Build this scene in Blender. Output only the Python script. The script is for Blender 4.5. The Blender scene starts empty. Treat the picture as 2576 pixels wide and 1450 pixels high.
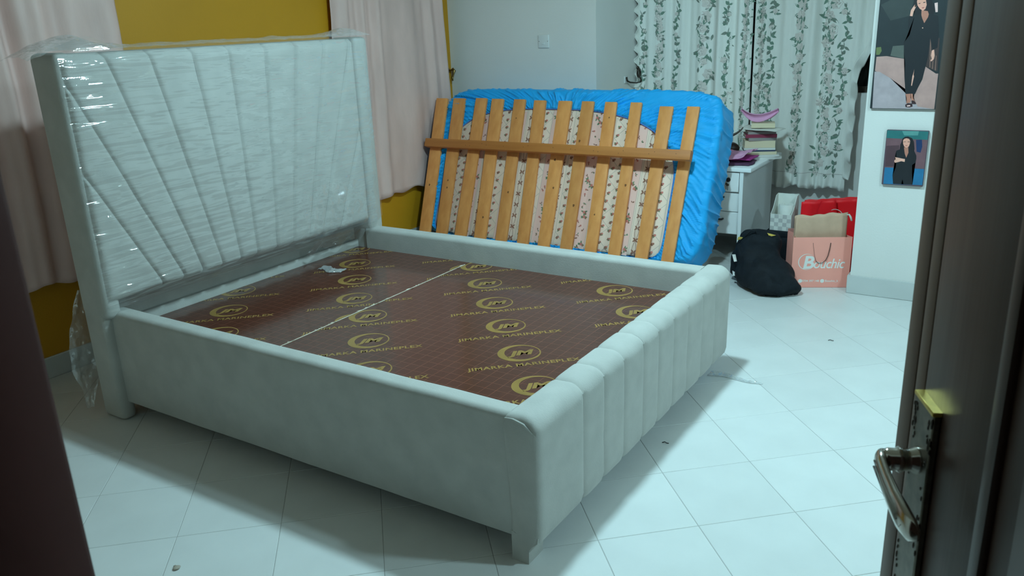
import bpy, bmesh, math, random
from math import sin, cos, pi, radians, exp, sqrt, atan2
from mathutils import Vector, Matrix, noise

rnd = random.Random(7)
SC = bpy.context.scene
COL = SC.collection

# ------------------------------------------------------------------ camera, world, light, exposure
F_PX, CAM_H = 2052.98, 1.545
PITCH, ROLL, YAW = 0.3148, -0.0421, -0.58095
def camera_axes():
    f = Vector((sin(YAW), cos(YAW), 0)); r = Vector((cos(YAW), -sin(YAW), 0)); u = Vector((0, 0, 1))
    f2 = f*cos(PITCH) - u*sin(PITCH); u2 = u*cos(PITCH) + f*sin(PITCH)
    return r*cos(ROLL) + u2*sin(ROLL), -r*sin(ROLL) + u2*cos(ROLL), f2
cr, cu_, cf = camera_axes()
cd = bpy.data.cameras.new('camera'); cam = bpy.data.objects.new('camera', cd); COL.objects.link(cam)
cd.sensor_width = 36; cd.lens = F_PX/2576*36; cd.clip_start = 0.02; cd.clip_end = 60
cd.dof.use_dof = True; cd.dof.focus_distance = 2.8; cd.dof.aperture_fstop = 11
cam.matrix_world = Matrix(((cr.x, cu_.x, -cf.x, 0), (cr.y, cu_.y, -cf.y, 0), (cr.z, cu_.z, -cf.z, CAM_H), (0, 0, 0, 1)))
SC.camera = cam

w = bpy.data.worlds.new('night'); SC.world = w; w.use_nodes = True
w.node_tree.nodes['Background'].inputs[0].default_value = (0.10, 0.075, 0.06, 1)
w.node_tree.nodes['Background'].inputs[1].default_value = 0.10
SC.view_settings.view_transform = 'Standard'; SC.view_settings.look = 'None'
SC.view_settings.exposure = 0.0; SC.view_settings.gamma = 1.0
SC.view_settings.use_curve_mapping = False

TINT = (0.573, 0.907, 0.973)            # colour of the bluish white ceiling panels
LAMP_MAIN, LAMP_SIDE = (-1.38, 2.83), (1.0, 2.60)
LAMP_Z = 2.50
P_MAIN, P_SIDE = 700.0, 490.0          # radiance of the two round ceiling panels
LC = (0.555, 0.935, 1.05)

# ------------------------------------------------------------------ helpers
ORG = {}
def lin(c):
    c /= 255.0
    return c/12.92 if c <= 0.04045 else ((c+0.055)/1.055)**2.4
def rgb(r, g, b): return (lin(r), lin(g), lin(b), 1)
def lit(r, g, b, e=1.0, m=0.92):
    """surface colour that shows as this photo colour under the bulbs"""
    return tuple(min(m, max(0.003, lin(v)/(t*e))) for v, t in zip((r, g, b), TINT)) + (1,)

def nmat(name):
    m = bpy.data.materials.new(name); m.use_nodes = True
    nt = m.node_tree; b = nt.nodes['Principled BSDF']
    return m, nt, b
def mat(name, col, rough=0.6, metal=0.0, var=0.0, scale=8.0, bump=0.0, bscale=60.0, stretch=(1, 1, 1), spec=0.5, sheen=0.0, col2=None, rand=0.0, detail=4.0, coat=0.0, bdist=0.01):
    m, nt, b = nmat(name)
    b.inputs['Roughness'].default_value = rough; b.inputs['Metallic'].default_value = metal
    b.inputs['Specular IOR Level'].default_value = spec
    if sheen: b.inputs['Sheen Weight'].default_value = sheen; b.inputs['Sheen Roughness'].default_value = 0.4
    if coat: b.inputs['Coat Weight'].default_value = coat; b.inputs['Coat Roughness'].default_value = 0.12
    tc = nt.nodes.new('ShaderNodeTexCoord'); mp = nt.nodes.new('ShaderNodeMapping'); mp.inputs['Scale'].default_value = stretch
    nt.links.new(tc.outputs['Object'], mp.inputs[0])
    n = nt.nodes.new('ShaderNodeTexNoise'); n.inputs['Scale'].default_value = scale; n.inputs['Detail'].default_value = detail
    nt.links.new(mp.outputs[0], n.inputs['Vector'])
    c2 = col2 or tuple(v*(1-var) for v in col[:3]) + (1,)
    c1 = tuple(min(1, v*(1+var*0.6)) for v in col[:3]) + (1,) if not col2 else col
    rp = nt.nodes.new('ShaderNodeMix'); rp.data_type = 'RGBA'
    mr = nt.nodes.new('ShaderNodeMapRange'); mr.inputs[1].default_value = 0.3; mr.inputs[2].default_value = 0.7
    nt.links.new(n.outputs['Fac'], mr.inputs[0]); nt.links.new(mr.outputs[0], rp.inputs['Factor'])
    rp.inputs['A'].default_value = c1; rp.inputs['B'].default_value = c2
    out = rp.outputs['Result']
    if rand:
        oi = nt.nodes.new('ShaderNodeObjectInfo'); hs = nt.nodes.new('ShaderNodeHueSaturation')
        m2 = nt.nodes.new('ShaderNodeMapRange'); m2.inputs[3].default_value = 1-rand; m2.inputs[4].default_value = 1+rand
        nt.links.new(oi.outputs['Random'], m2.inputs[0]); nt.links.new(m2.outputs[0], hs.inputs['Value'])
        nt.links.new(out, hs.inputs['Color']); out = hs.outputs[0]
    nt.links.new(out, b.inputs['Base Color'])
    if bump:
        nb = nt.nodes.new('ShaderNodeTexNoise'); nb.inputs['Scale'].default_value = bscale; nb.inputs['Detail'].default_value = 4
        nt.links.new(mp.outputs[0], nb.inputs['Vector'])
        bp = nt.nodes.new('ShaderNodeBump'); bp.inputs['Strength'].default_value = bump; bp.inputs['Distance'].default_value = bdist
        nt.links.new(nb.outputs['Fac'], bp.inputs['Height']); nt.links.new(bp.outputs[0], b.inputs['Normal'])
    return m

def thing(name, label, cat, loc=(0, 0, 0), group=None):
    o = bpy.data.objects.new(name, None); COL.objects.link(o); o.location = loc; o.empty_display_size = 0.1
    o['label'] = label; o['category'] = cat
    if group: o['group'] = group
    ORG[o.name] = Vector(loc)
    return o
def tag(o, label, cat, group=None, kind=None):
    if label: o['label'] = label
    if cat: o['category'] = cat
    if group: o['group'] = group
    if kind: o['kind'] = kind
    return o
def fin(name, bm, mats, parent=None, smooth=False, loc=None, recalc=True):
    """bmesh in world coordinates -> one mesh object, its origin at its parent's base (or loc)"""
    if recalc: bmesh.ops.recalc_face_normals(bm, faces=bm.faces)
    org = ORG[parent.name] if parent is not None else Vector(loc or (0, 0, 0))
    if org.length: bmesh.ops.translate(bm, verts=bm.verts, vec=-org)
    me = bpy.data.meshes.new(name); bm.to_mesh(me); bm.free()
    for m in (mats if isinstance(mats, (list, tuple)) else [mats]): me.materials.append(m)
    if smooth:
        for p in me.polygons: p.use_smooth = True
        if smooth != True: me.set_sharp_from_angle(angle=radians(smooth))
    o = bpy.data.objects.new(name, me); COL.objects.link(o)
    if parent is not None: o.parent = parent
    else: o.location = org
    ORG[o.name] = org
    return o
def struct(o):
    o['kind'] = 'structure'; return o
def box(bm, x0, x1, y0, y1, z0, z1, bev=0.0, seg=2, mi=0, mw=None):
    t = bmesh.new()
    vs = [t.verts.new((x, y, z)) for z in (z0, z1) for y in (y0, y1) for x in (x0, x1)]
    for f in ((0, 2, 3, 1), (4, 5, 7, 6), (0, 1, 5, 4), (2, 6, 7, 3), (0, 4, 6, 2), (1, 3, 7, 5)): t.faces.new([vs[i] for i in f])
    if bev: bmesh.ops.bevel(t, geom=t.edges[:], offset=bev, segments=seg, affect='EDGES', profile=0.5)
    if mw: bmesh.ops.transform(t, matrix=mw, verts=t.verts)
    for f in t.faces: f.material_index = mi
    me = bpy.data.meshes.new('t'); t.to_mesh(me); t.free(); bm.from_mesh(me); bpy.data.meshes.remove(me)
def bx(name, m, parent, x0, x1, y0, y1, z0, z1, bev=0.0, seg=2, mw=None, loc=None, smooth=False):
    bm = bmesh.new(); box(bm, x0, x1, y0, y1, z0, z1, bev, seg, 0, mw)
    return fin(name, bm, m, parent, smooth if smooth else (40 if bev else False), loc)
def grid(bm, fn, nu, nv, mi=0, closeu=False, flip=False):
    vs = [[bm.verts.new(fn(i/nu, j/nv)) for j in range(nv+1)] for i in range(nu if closeu else nu+1)]
    n = len(vs)
    for i in range(nu):
        a, b = vs[i], vs[(i+1) % n]
        for j in range(nv):
            q = (a[j], b[j], b[j+1], a[j+1])
            try: f = bm.faces.new(q[::-1] if flip else q); f.material_index = mi
            except ValueError: pass
    return vs
def tube(bm, pts, r, n=8, cap=True, mi=0):
    pts = [Vector(p) for p in pts]; rs = r if isinstance(r, (list, tuple)) else [r]*len(pts)
    rings = []; prev = None
    for i, p in enumerate(pts):
        d = (pts[min(i+1, len(pts)-1)] - pts[max(i-1, 0)]).normalized()
        if prev is None:
            a = d.cross(Vector((0, 0, 1)));
            if a.length < 1e-3: a = d.cross(Vector((1, 0, 0)))
            a.normalize()
        else: a = (prev - d*prev.dot(d)).normalized()
        prev = a; b = d.cross(a)
        rings.append([bm.verts.new(p + (a*cos(2*pi*k/n) + b*sin(2*pi*k/n))*rs[i]) for k in range(n)])
    for i in range(len(rings)-1):
        for k in range(n):
            bm.faces.new((rings[i][k], rings[i][(k+1) % n], rings[i+1][(k+1) % n], rings[i+1][k])).material_index = mi
    if cap:
        bm.faces.new(rings[0][::-1]).material_index = mi; bm.faces.new(rings[-1]).material_index = mi
def lathe(bm, c, prof, n=24, axis='z', mi=0):
    rings = []
    for r, h in prof:
        ring = []
        for k in range(n):
            a = 2*pi*k/n
            v = (r*cos(a), r*sin(a), h) if axis == 'z' else ((h, r*cos(a), r*sin(a)) if axis == 'x' else (r*cos(a), h, r*sin(a)))
            ring.append(bm.verts.new(Vector(c) + Vector(v)))
        rings.append(ring)
    for i in range(len(rings)-1):
        for k in range(n): bm.faces.new((rings[i][k], rings[i][(k+1) % n], rings[i+1][(k+1) % n], rings[i+1][k])).material_index = mi
    bm.faces.new(rings[0][::-1]).material_index = mi; bm.faces.new(rings[-1]).material_index = mi
def ell(bm, c, r, seg=20, rings=12, mw=None):
    t = bmesh.new(); bmesh.ops.create_uvsphere(t, u_segments=seg, v_segments=rings, radius=1)
    M = Matrix.Translation(c) @ (mw or Matrix()) @ Matrix.Diagonal((*r, 1))
    bmesh.ops.transform(t, matrix=M, verts=t.verts)
    me = bpy.data.meshes.new('t'); t.to_mesh(me); t.free(); bm.from_mesh(me); bpy.data.meshes.remove(me)
def remesh(bm, vox=0.012, smooth=6):
    """fuse overlapping lumps into one skin"""
    me = bpy.data.meshes.new('t'); bm.to_mesh(me); bm.free()
    o = bpy.data.objects.new('t', me); COL.objects.link(o)
    m = o.modifiers.new('r', 'REMESH'); m.mode = 'VOXEL'; m.voxel_size = vox
    s = o.modifiers.new('s', 'SMOOTH'); s.iterations = smooth; s.factor = 0.5
    dg = bpy.context.evaluated_depsgraph_get()
    m2 = bpy.data.meshes.new_from_object(o.evaluated_get(dg))
    b2 = bmesh.new(); b2.from_mesh(m2)
    bpy.data.objects.remove(o); bpy.data.meshes.remove(me); bpy.data.meshes.remove(m2)
    return b2
def text_bm(s, size=1.0, off=0.0, shear=0.0, space=1.0, align='CENTER'):
    c = bpy.data.curves.new('t', 'FONT'); c.body = s; c.size = size; c.offset = off; c.shear = shear; c.space_character = space
    c.align_x = align; c.fill_mode = 'FRONT'; c.resolution_u = 3
    o = bpy.data.objects.new('t', c); COL.objects.link(o)
    dg = bpy.context.evaluated_depsgraph_get(); me = bpy.data.meshes.new_from_object(o.evaluated_get(dg))
    b = bmesh.new(); b.from_mesh(me); bpy.data.objects.remove(o); bpy.data.curves.remove(c); bpy.data.meshes.remove(me)
    return b
def put(bm, src, fn, mi=0):
    """add flat bmesh src to bm through point map fn(x, y)"""
    mp = {v: bm.verts.new(fn(v.co.x, v.co.y)) for v in src.verts}
    for f in src.faces:
        try: bm.faces.new([mp[v] for v in f.verts]).material_index = mi
        except ValueError: pass
    src.free()
def fan(bm, pts, fn, mi=0, h=0.0):
    cx = sum(p[0] for p in pts)/len(pts); cy = sum(p[1] for p in pts)/len(pts)
    c = bm.verts.new(fn(cx, cy, h)); vs = [bm.verts.new(fn(x, y, h)) for x, y in pts]
    for i in range(len(vs)): bm.faces.new((c, vs[i], vs[(i+1) % len(vs)])).material_index = mi
def leaf_pts(cx, cy, ang, l, wd, n=4):
    up = [(l*(i/n), wd*sin(pi*(i/n)**0.8)) for i in range(n+1)]
    pts = up + [(x, -y) for x, y in up[-2:0:-1]]
    return [(cx + x*cos(ang) - y*sin(ang), cy + x*sin(ang) + y*cos(ang)) for x, y in pts]
def blob_pts(cx, cy, r, lobes=5, amp=0.15, n=14, ph=0.0, sq=1.0):
    return [(cx + r*(1+amp*cos(lobes*a+ph))*cos(a), cy + sq*r*(1+amp*cos(lobes*a+ph))*sin(a)) for a in [2*pi*k/n for k in range(n)]]
def nz(x, y=0.0, z=0.0): return noise.noise(Vector((x, y, z)))

# ------------------------------------------------------------------ materials
M = {}
M['wall'] = mat('wall_white', (0.74, 0.72, 0.69, 1), 0.75, var=0.03, scale=2, bump=0.08, bscale=120)
M['yellow'] = mat('wall_yellow', (0.55, 0.255, 0.005, 1), 0.6, var=0.05, scale=2, bump=0.08, bscale=120)
M['wall_beige'] = mat('wall_beige', (0.46, 0.43, 0.38, 1), 0.75, var=0.03, scale=2)
M['skirt'] = mat('skirting_tile', (0.56, 0.57, 0.56, 1), 0.35, var=0.05, scale=5)
M['ceil'] = mat('ceiling_cream', (0.44, 0.385, 0.31, 1), 0.85, var=0.02, scale=3)
M['screed'] = mat('grout', (0.40, 0.39, 0.37, 1), 0.9, var=0.1, scale=20)
M['tile'] = mat('floor_tile', (0.66, 0.655, 0.64, 1), 0.38, var=0.05, scale=5, stretch=(1, 1, 1), rand=0.025, detail=6, spec=0.4)
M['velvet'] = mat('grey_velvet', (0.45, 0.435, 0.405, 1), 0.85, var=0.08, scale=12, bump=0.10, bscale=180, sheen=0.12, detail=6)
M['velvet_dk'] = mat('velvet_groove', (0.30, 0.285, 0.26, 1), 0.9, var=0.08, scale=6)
def ply_material():
    m, nt, b = nmat('brown_film_plywood')
    b.inputs['Roughness'].default_value = 0.14; b.inputs['Specular IOR Level'].default_value = 0.5
    tc = nt.nodes.new('ShaderNodeTexCoord')
    n = nt.nodes.new('ShaderNodeTexNoise'); n.inputs['Scale'].default_value = 2.5; n.inputs['Detail'].default_value = 5
    nt.links.new(tc.outputs['Object'], n.inputs['Vector'])
    mx = nt.nodes.new('ShaderNodeMix'); mx.data_type = 'RGBA'; mx.inputs['A'].default_value = (0.105, 0.032, 0.019, 1); mx.inputs['B'].default_value = (0.078, 0.023, 0.014, 1)
    nt.links.new(n.outputs['Fac'], mx.inputs['Factor'])
    br = nt.nodes.new('ShaderNodeTexBrick'); br.offset = 0.0; br.inputs['Scale'].default_value = 1.0
    br.inputs['Brick Width'].default_value = 0.045; br.inputs['Row Height'].default_value = 0.045; br.inputs['Mortar Size'].default_value = 0.0007; br.inputs['Mortar Smooth'].default_value = 0.3
    br.inputs['Color1'].default_value = br.inputs['Color2'].default_value = (0, 0, 0, 1); br.inputs['Mortar'].default_value = (1, 1, 1, 1)
    nt.links.new(tc.outputs['Object'], br.inputs['Vector'])
    m2 = nt.nodes.new('ShaderNodeMix'); m2.data_type = 'RGBA'; m2.inputs['B'].default_value = (0.26, 0.10, 0.06, 1)
    ml = nt.nodes.new('ShaderNodeMath'); ml.operation = 'MULTIPLY'; ml.inputs[1].default_value = 0.75
    nt.links.new(br.outputs['Color'], ml.inputs[0]); nt.links.new(ml.outputs[0], m2.inputs['Factor']); nt.links.new(mx.outputs['Result'], m2.inputs['A'])
    nt.links.new(m2.outputs['Result'], b.inputs['Base Color'])
    n2 = nt.nodes.new('ShaderNodeTexNoise'); n2.inputs['Scale'].default_value = 6
    bp = nt.nodes.new('ShaderNodeBump'); bp.inputs['Strength'].default_value = 0.05; bp.inputs['Distance'].default_value = 0.02
    nt.links.new(tc.outputs['Object'], n2.inputs['Vector']); nt.links.new(n2.outputs['Fac'], bp.inputs['Height']); nt.links.new(bp.outputs[0], b.inputs['Normal'])
    return m
M['ply'] = ply_material()
M['gold'] = mat('gold_print', (0.30, 0.17, 0.04, 1), 0.3, var=0.2, scale=12)
M['splinter'] = mat('raw_splinter', (0.75, 0.68, 0.55, 1), 0.8)
def wood(name, c1, c2, rough=0.55, axis=(1, 1, 0.06), coat=0.0, scale=26, rand=0.10):
    return mat(name, c1, rough, col2=c2, scale=scale, stretch=axis, rand=rand, detail=5, bump=0.05, bscale=60, coat=coat)
M['pine'] = wood('pine_slat', (0.82, 0.345, 0.105, 1), (0.70, 0.26, 0.068, 1))
M['pine_bar'] = wood('pine_bar', (0.66, 0.24, 0.055, 1), (0.50, 0.165, 0.033, 1), axis=(0.06, 1, 1))
M['knot'] = mat('pine_knot', (0.20, 0.07, 0.02, 1), 0.6)
M['sheet'] = mat('blue_sheet', (0.004, 0.39, 0.85, 1), 0.62, var=0.08, scale=10, sheen=0.15, bump=0.05, bscale=90)
M['tick'] = mat('cream_ticking', (0.95, 0.72, 0.58, 1), 0.8, var=0.04, scale=14)
M['tick_pink'] = mat('pale_pink_band', (0.92, 0.58, 0.50, 1), 0.8)
M['tick_line'] = mat('ticking_stitch', (0.50, 0.42, 0.34, 1), 0.8)
M['t_brown'] = mat('print_brown', (0.33, 0.14, 0.09, 1), 0.8)
M['t_pink'] = mat('print_rose', (0.62, 0.20, 0.16, 1), 0.8)
M['t_green'] = mat('print_green', (0.16, 0.25, 0.13, 1), 0.8)
M['pinkcurt'] = mat('blush_curtain', (0.74, 0.50, 0.45, 1), 0.55, var=0.10, scale=7, stretch=(1, 1, 0.35), bump=0.12, bscale=40, sheen=0.2)
M['flocurt'] = mat('white_cotton_curtain', (0.90, 0.89, 0.84, 1), 0.8, var=0.03, scale=60, stretch=(1, 1, 0.2), bump=0.06, bscale=200)
M['f_leaf'] = mat('print_leaf', (0.19, 0.30, 0.235, 1), 0.85, var=0.2, scale=40)
M['f_leaf_dk'] = mat('print_leaf_dark', (0.23, 0.27, 0.23, 1), 0.85, var=0.2, scale=40)
M['f_rose'] = mat('print_rose_pale', (0.76, 0.69, 0.645, 1), 0.85, var=0.08, scale=50)
M['f_rose_dk'] = mat('print_rose_shade', (0.58, 0.52, 0.49, 1), 0.85, var=0.15, scale=50)
M['f_rose_lt'] = mat('print_rose_light', (0.83, 0.77, 0.72, 1), 0.85)
M['brass'] = mat('aged_brass', (0.30, 0.20, 0.07, 1), 0.35, 0.9, var=0.3, scale=30)
M['dkmetal'] = mat('dark_bronze', (0.07, 0.055, 0.045, 1), 0.35, 0.8, var=0.3, scale=30)
M['chrome'] = mat('polished_nickel', (0.50, 0.47, 0.42, 1), 0.16, 1.0, var=0.15, scale=10)
M['plate'] = mat('tarnished_plate', (0.16, 0.14, 0.11, 1), 0.4, 0.8, var=0.35, scale=50)
M['brassgold'] = mat('bright_brass', (0.62, 0.45, 0.10, 1), 0.35, 0.7, var=0.2, scale=60)
M['door'] = mat('dark_mahogany', (0.060, 0.028, 0.018, 1), 0.42, var=0.25, scale=18, stretch=(1, 1, 0.05), bump=0.06, bscale=50)
M['door_edge'] = mat('brown_stile', (0.12, 0.07, 0.045, 1), 0.5, var=0.2, scale=18, stretch=(1, 1, 0.05))
M['jamb'] = mat('red_brown_frame', (0.10, 0.020, 0.014, 1), 0.5, var=0.2, scale=12, stretch=(1, 1, 0.05))
M['white_lam'] = mat('white_laminate', (0.88, 0.89, 0.89, 1), 0.35, var=0.02, scale=3)
M['grey_lam'] = mat('grey_laminate', (0.70, 0.70, 0.70, 1), 0.5, var=0.04, scale=3)
M['black_pl'] = mat('black_plastic', (0.012, 0.012, 0.013, 1), 0.35)
M['black_fab'] = mat('black_fabric', (0.006, 0.009, 0.013, 1), 0.8, var=0.3, scale=25, bump=0.15, bscale=150, spec=0.25)
M['white_pl'] = mat('white_plastic', (0.72, 0.73, 0.72, 1), 0.35)
M['paper'] = mat('white_paper', (0.78, 0.76, 0.70, 1), 0.8, var=0.05, scale=20)
M['page'] = mat('page_block', (0.70, 0.63, 0.50, 1), 0.85, var=0.15, scale=60, stretch=(0.1, 0.1, 3))
M['cover_wine'] = mat('wine_cover', (0.25, 0.02, 0.06, 1), 0.5, var=0.1)
M['cover_cream'] = mat('cream_cover', (0.74, 0.62, 0.43, 1), 0.5, var=0.05)
M['cover_grey'] = mat('grey_cover', (0.30, 0.26, 0.25, 1), 0.5, var=0.1)
M['cover_navy'] = mat('navy_cover', (0.03, 0.045, 0.10, 1), 0.5, var=0.1)
M['cover_white'] = mat('white_cover', (0.70, 0.68, 0.64, 1), 0.5, var=0.05)
M['cover_brown'] = mat('brown_cover', (0.14, 0.08, 0.07, 1), 0.5, var=0.1)
M['pinkcloth'] = mat('pink_cloth', (0.75, 0.36, 0.56, 1), 0.85, var=0.08, scale=15, bump=0.1, bscale=80)
M['magenta'] = mat('magenta_cloth', (0.42, 0.04, 0.25, 1), 0.8, var=0.1, scale=15)
M['plum'] = mat('plum_cloth', (0.09, 0.03, 0.075, 1), 0.8, var=0.15, scale=15)
M['brown_leather'] = mat('brown_leather', (0.055, 0.028, 0.022, 1), 0.45, var=0.2, scale=25, bump=0.1)
M['pinkbag'] = mat('salmon_card', (0.97, 0.375, 0.30, 1), 0.55, var=0.03, scale=8)
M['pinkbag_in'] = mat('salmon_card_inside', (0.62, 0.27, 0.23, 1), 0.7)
M['redbag'] = mat('red_paper', (0.95, 0.012, 0.02, 1), 0.5, var=0.1, scale=6, spec=0.25)
M['kraft'] = mat('kraft_paper', (0.58, 0.38, 0.265, 1), 0.85, var=0.08, scale=18, bump=0.1, bscale=40)
M['cord'] = mat('white_cord', (0.70, 0.66, 0.60, 1), 0.8)
M['cord_dk'] = mat('brown_cord', (0.10, 0.05, 0.04, 1), 0.8)
M['print_white'] = mat('white_print', (0.84, 0.80, 0.76, 1), 0.6)
M['yel'] = mat('yellow_trim', (0.75, 0.52, 0.10, 1), 0.6)
M['crumb'] = mat('grey_crumb', (0.40, 0.34, 0.28, 1), 0.8)
M['glass'] = mat('night_glass', (0.010, 0.012, 0.012, 1), 0.06)
def emit_mat(power):
    m = bpy.data.materials.new('lit_bulb'); m.use_nodes = True; nt = m.node_tree; nt.nodes.clear()
    e = nt.nodes.new('ShaderNodeEmission'); e.inputs[0].default_value = (*LC, 1); e.inputs[1].default_value = power
    o = nt.nodes.new('ShaderNodeOutputMaterial'); nt.links.new(e.outputs[0], o.inputs[0]); return m
def film_mat(name='clear_stretch_film', base=0.105, bumpS=1.0, white=0.06, str_=(1.0, 0.15, 1.0), sc=32, detail=1.2):
    m = bpy.data.materials.new(name); m.use_nodes = True; nt = m.node_tree; nt.nodes.clear()
    o = nt.nodes.new('ShaderNodeOutputMaterial'); tr = nt.nodes.new('ShaderNodeBsdfTransparent'); gl = nt.nodes.new('ShaderNodeBsdfGlossy'); df = nt.nodes.new('ShaderNodeBsdfDiffuse')
    gl.inputs['Roughness'].default_value = 0.04; gl.inputs['Color'].default_value = (1, 1, 1, 1); df.inputs['Color'].default_value = (0.85, 0.87, 0.88, 1)
    tr.inputs['Color'].default_value = (0.985, 0.99, 0.99, 1)
    tc = nt.nodes.new('ShaderNodeTexCoord'); mp = nt.nodes.new('ShaderNodeMapping'); mp.inputs['Scale'].default_value = str_
    n = nt.nodes.new('ShaderNodeTexNoise'); n.inputs['Scale'].default_value = sc; n.inputs['Detail'].default_value = detail; n.inputs['Roughness'].default_value = 0.5
    nt.links.new(tc.outputs['Object'], mp.inputs[0]); nt.links.new(mp.outputs[0], n.inputs['Vector'])
    bp = nt.nodes.new('ShaderNodeBump'); bp.inputs['Strength'].default_value = bumpS; bp.inputs['Distance'].default_value = 0.020
    nt.links.new(n.outputs['Fac'], bp.inputs['Height']); nt.links.new(bp.outputs[0], gl.inputs['Normal'])
    lw = nt.nodes.new('ShaderNodeLayerWeight'); lw.inputs['Blend'].default_value = 0.25
    pw = nt.nodes.new('ShaderNodeMath'); pw.operation = 'POWER'; pw.inputs[1].default_value = 4; nt.links.new(lw.outputs['Facing'], pw.inputs[0])
    ad = nt.nodes.new('ShaderNodeMath'); ad.operation = 'MULTIPLY_ADD'; ad.inputs[1].default_value = 0.4; ad.inputs[2].default_value = base; nt.links.new(pw.outputs[0], ad.inputs[0])
    m1 = nt.nodes.new('ShaderNodeMixShader'); m1.inputs[0].default_value = white; nt.links.new(tr.outputs[0], m1.inputs[1]); nt.links.new(df.outputs[0], m1.inputs[2])
    m2 = nt.nodes.new('ShaderNodeMixShader'); nt.links.new(ad.outputs[0], m2.inputs[0]); nt.links.new(m1.outputs[0], m2.inputs[1]); nt.links.new(gl.outputs[0], m2.inputs[2])
    nt.links.new(m2.outputs[0], o.inputs[0]); return m
M['film'] = film_mat()
M['film2'] = film_mat('crumpled_film', 0.18, 1.0, 0.22, (1, 1, 1), 30)

# ------------------------------------------------------------------ the room
XL, YP, XA, YW, XR, YR, YF, XE, HC = -3.88, 5.19, -2.64, 5.97, -0.81, 4.735, 0.31, 2.6, 2.54
TH, TS, TOX, TOY = 0.74265, 0.33, 6.75989, 11.37874
floor = struct(bx('floor', M['screed'], None, XL-0.15, XE+0.15, -1.6, YW+0.15, -0.12, -0.0010))
def tile_xy(a, b): return ((a*cos(TH) - b*sin(TH))*TS, (a*sin(TH) + b*cos(TH))*TS)
tb = bmesh.new(); g = 0.0009
box(tb, -TS/2+g, TS/2-g, -TS/2+g, TS/2-g, -0.006, 0.0, 0.0012, 1)
tile_me = bpy.data.meshes.new('floor_tile'); tb.to_mesh(tile_me); tb.free(); tile_me.materials.append(M['tile'])
rest = bmesh.new()
for i in range(-40, 40):
    for j in range(-40, 40):
        a, b = (TOX % 1) + i + 0.5, (TOY % 1) + j + 0.5
        x, y = tile_xy(a, b)
        if not (XL-0.24 < x < XE+0.2 and YF-0.24 < y < YW+0.24): continue
        if (y > YP+0.24 and x < XA-0.24) or (y > YR+0.24 and x > XR+0.24): continue
        mw = Matrix.Translation((x, y, 0)) @ Matrix.Rotation(TH, 4, 'Z')
        cut = x < XL+0.24 or x > XE-0.24 or y < YF+0.24 or y > YW-0.24
        if x > 1.1:
            t = bmesh.new(); box(t, -TS/2+g, TS/2-g, -TS/2+g, TS/2-g, -0.006, 0.0, 0, 1, 0, mw)
        elif cut:
            t = bmesh.new(); box(t, -TS/2+g, TS/2-g, -TS/2+g, TS/2-g, -0.006, 0.0, 0.0012, 1, 0, mw)
        if x > 1.1 or cut:
            for co, no in (((XL, 0, 0), (-1, 0, 0)), ((XE, 0, 0), (1, 0, 0)), ((0, YF, 0), (0, -1, 0)), ((0, YW, 0), (0, 1, 0))):
                bmesh.ops.bisect_plane(t, geom=t.verts[:]+t.edges[:]+t.faces[:], plane_co=co, plane_no=no, clear_outer=True)
            if not t.faces: t.free(); continue
            if x > 1.1:
                me = bpy.data.meshes.new('t'); t.to_mesh(me); t.free(); rest.from_mesh(me); bpy.data.meshes.remove(me); continue
            fin('floor_tile', t, M['tile'], floor)
        else:
            o = bpy.data.objects.new('floor_tile', tile_me); COL.objects.link(o); o.parent = floor; o.matrix_local = mw
o = fin('floor_tiling', rest, M['tile'], floor); o['kind'] = 'stuff'

def wall(name, m, *a): return struct(bx(name, m, None, *a))
wall('wall_left', M['yellow'], XL-0.15, XL, YF-0.15, YW+0.15, 0, HC)
wall('wall_back', M['wall'], XL, XA, YP, YW+0.15, 0, HC)
wall('wall_back_right', M['wall'], XR, XE+0.15, YR, YW+0.15, 0, HC)
wall('wall_right', M['wall_beige'], XE, XE+0.15, YF-0.15, YR, 0, HC)
struct(bx('ceiling', M['ceil'], None, XL-0.15, XE+0.15, YF-0.15, YW+0.15, HC, HC+0.1))
# bay wall with the window opening
WX0, WX1, WZ0, WZ1 = -2.45, -0.95, 1.0, 2.1
bm = bmesh.new()
box(bm, XA, WX0, YW, YW+0.15, 0, HC); box(bm, WX1, XR, YW, YW+0.15, 0, HC); box(bm, WX0, WX1, YW, YW+0.15, 0, WZ0); box(bm, WX0, WX1, YW, YW+0.15, WZ1, HC)
struct(fin('wall_alcove', bm, M['wall']))
win = struct(bx('window_1', M['glass'], None, WX0, WX1, YW+0.07, YW+0.078, WZ0, WZ1, loc=(0, 0, 0)))
for k in range(4):
    x = WX0 + (WX1-WX0)*k/3
    bx('window_mullion', M['dkmetal'], win, max(WX0, x-0.02), min(WX1, x+0.02), YW+0.05, YW+0.10, WZ0, WZ1)
for z in (WZ0, 1.5, WZ1-0.04): bx('window_rail', M['dkmetal'], win, WX0, WX1, YW+0.05, YW+0.10, z, z+0.04)
# front wall round the doorway
DX0, DX1, DZ = -0.76, 0.34, 2.09
bm = bmesh.new()
box(bm, XL, DX0, YF-0.15, YF, 0, HC); box(bm, DX1, XE, YF-0.15, YF, 0, HC); box(bm, DX0, DX1, YF-0.15, YF, DZ, HC)
struct(fin('wall_front', bm, M['wall_beige']))
struct(bx('trim_1', M['jamb'], None, DX0, -0.686, YF-0.17, YF+0.012, 0, DZ, 0.006, 2))
struct(bx('trim_2', M['jamb'], None, 0.27, DX1, YF-0.17, YF-0.02, 0, DZ, 0.006, 2))
struct(bx('trim_3', M['jamb'], None, -0.686, 0.27, YF-0.17, YF-0.02, 2.045, DZ, 0.006, 2))
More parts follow.
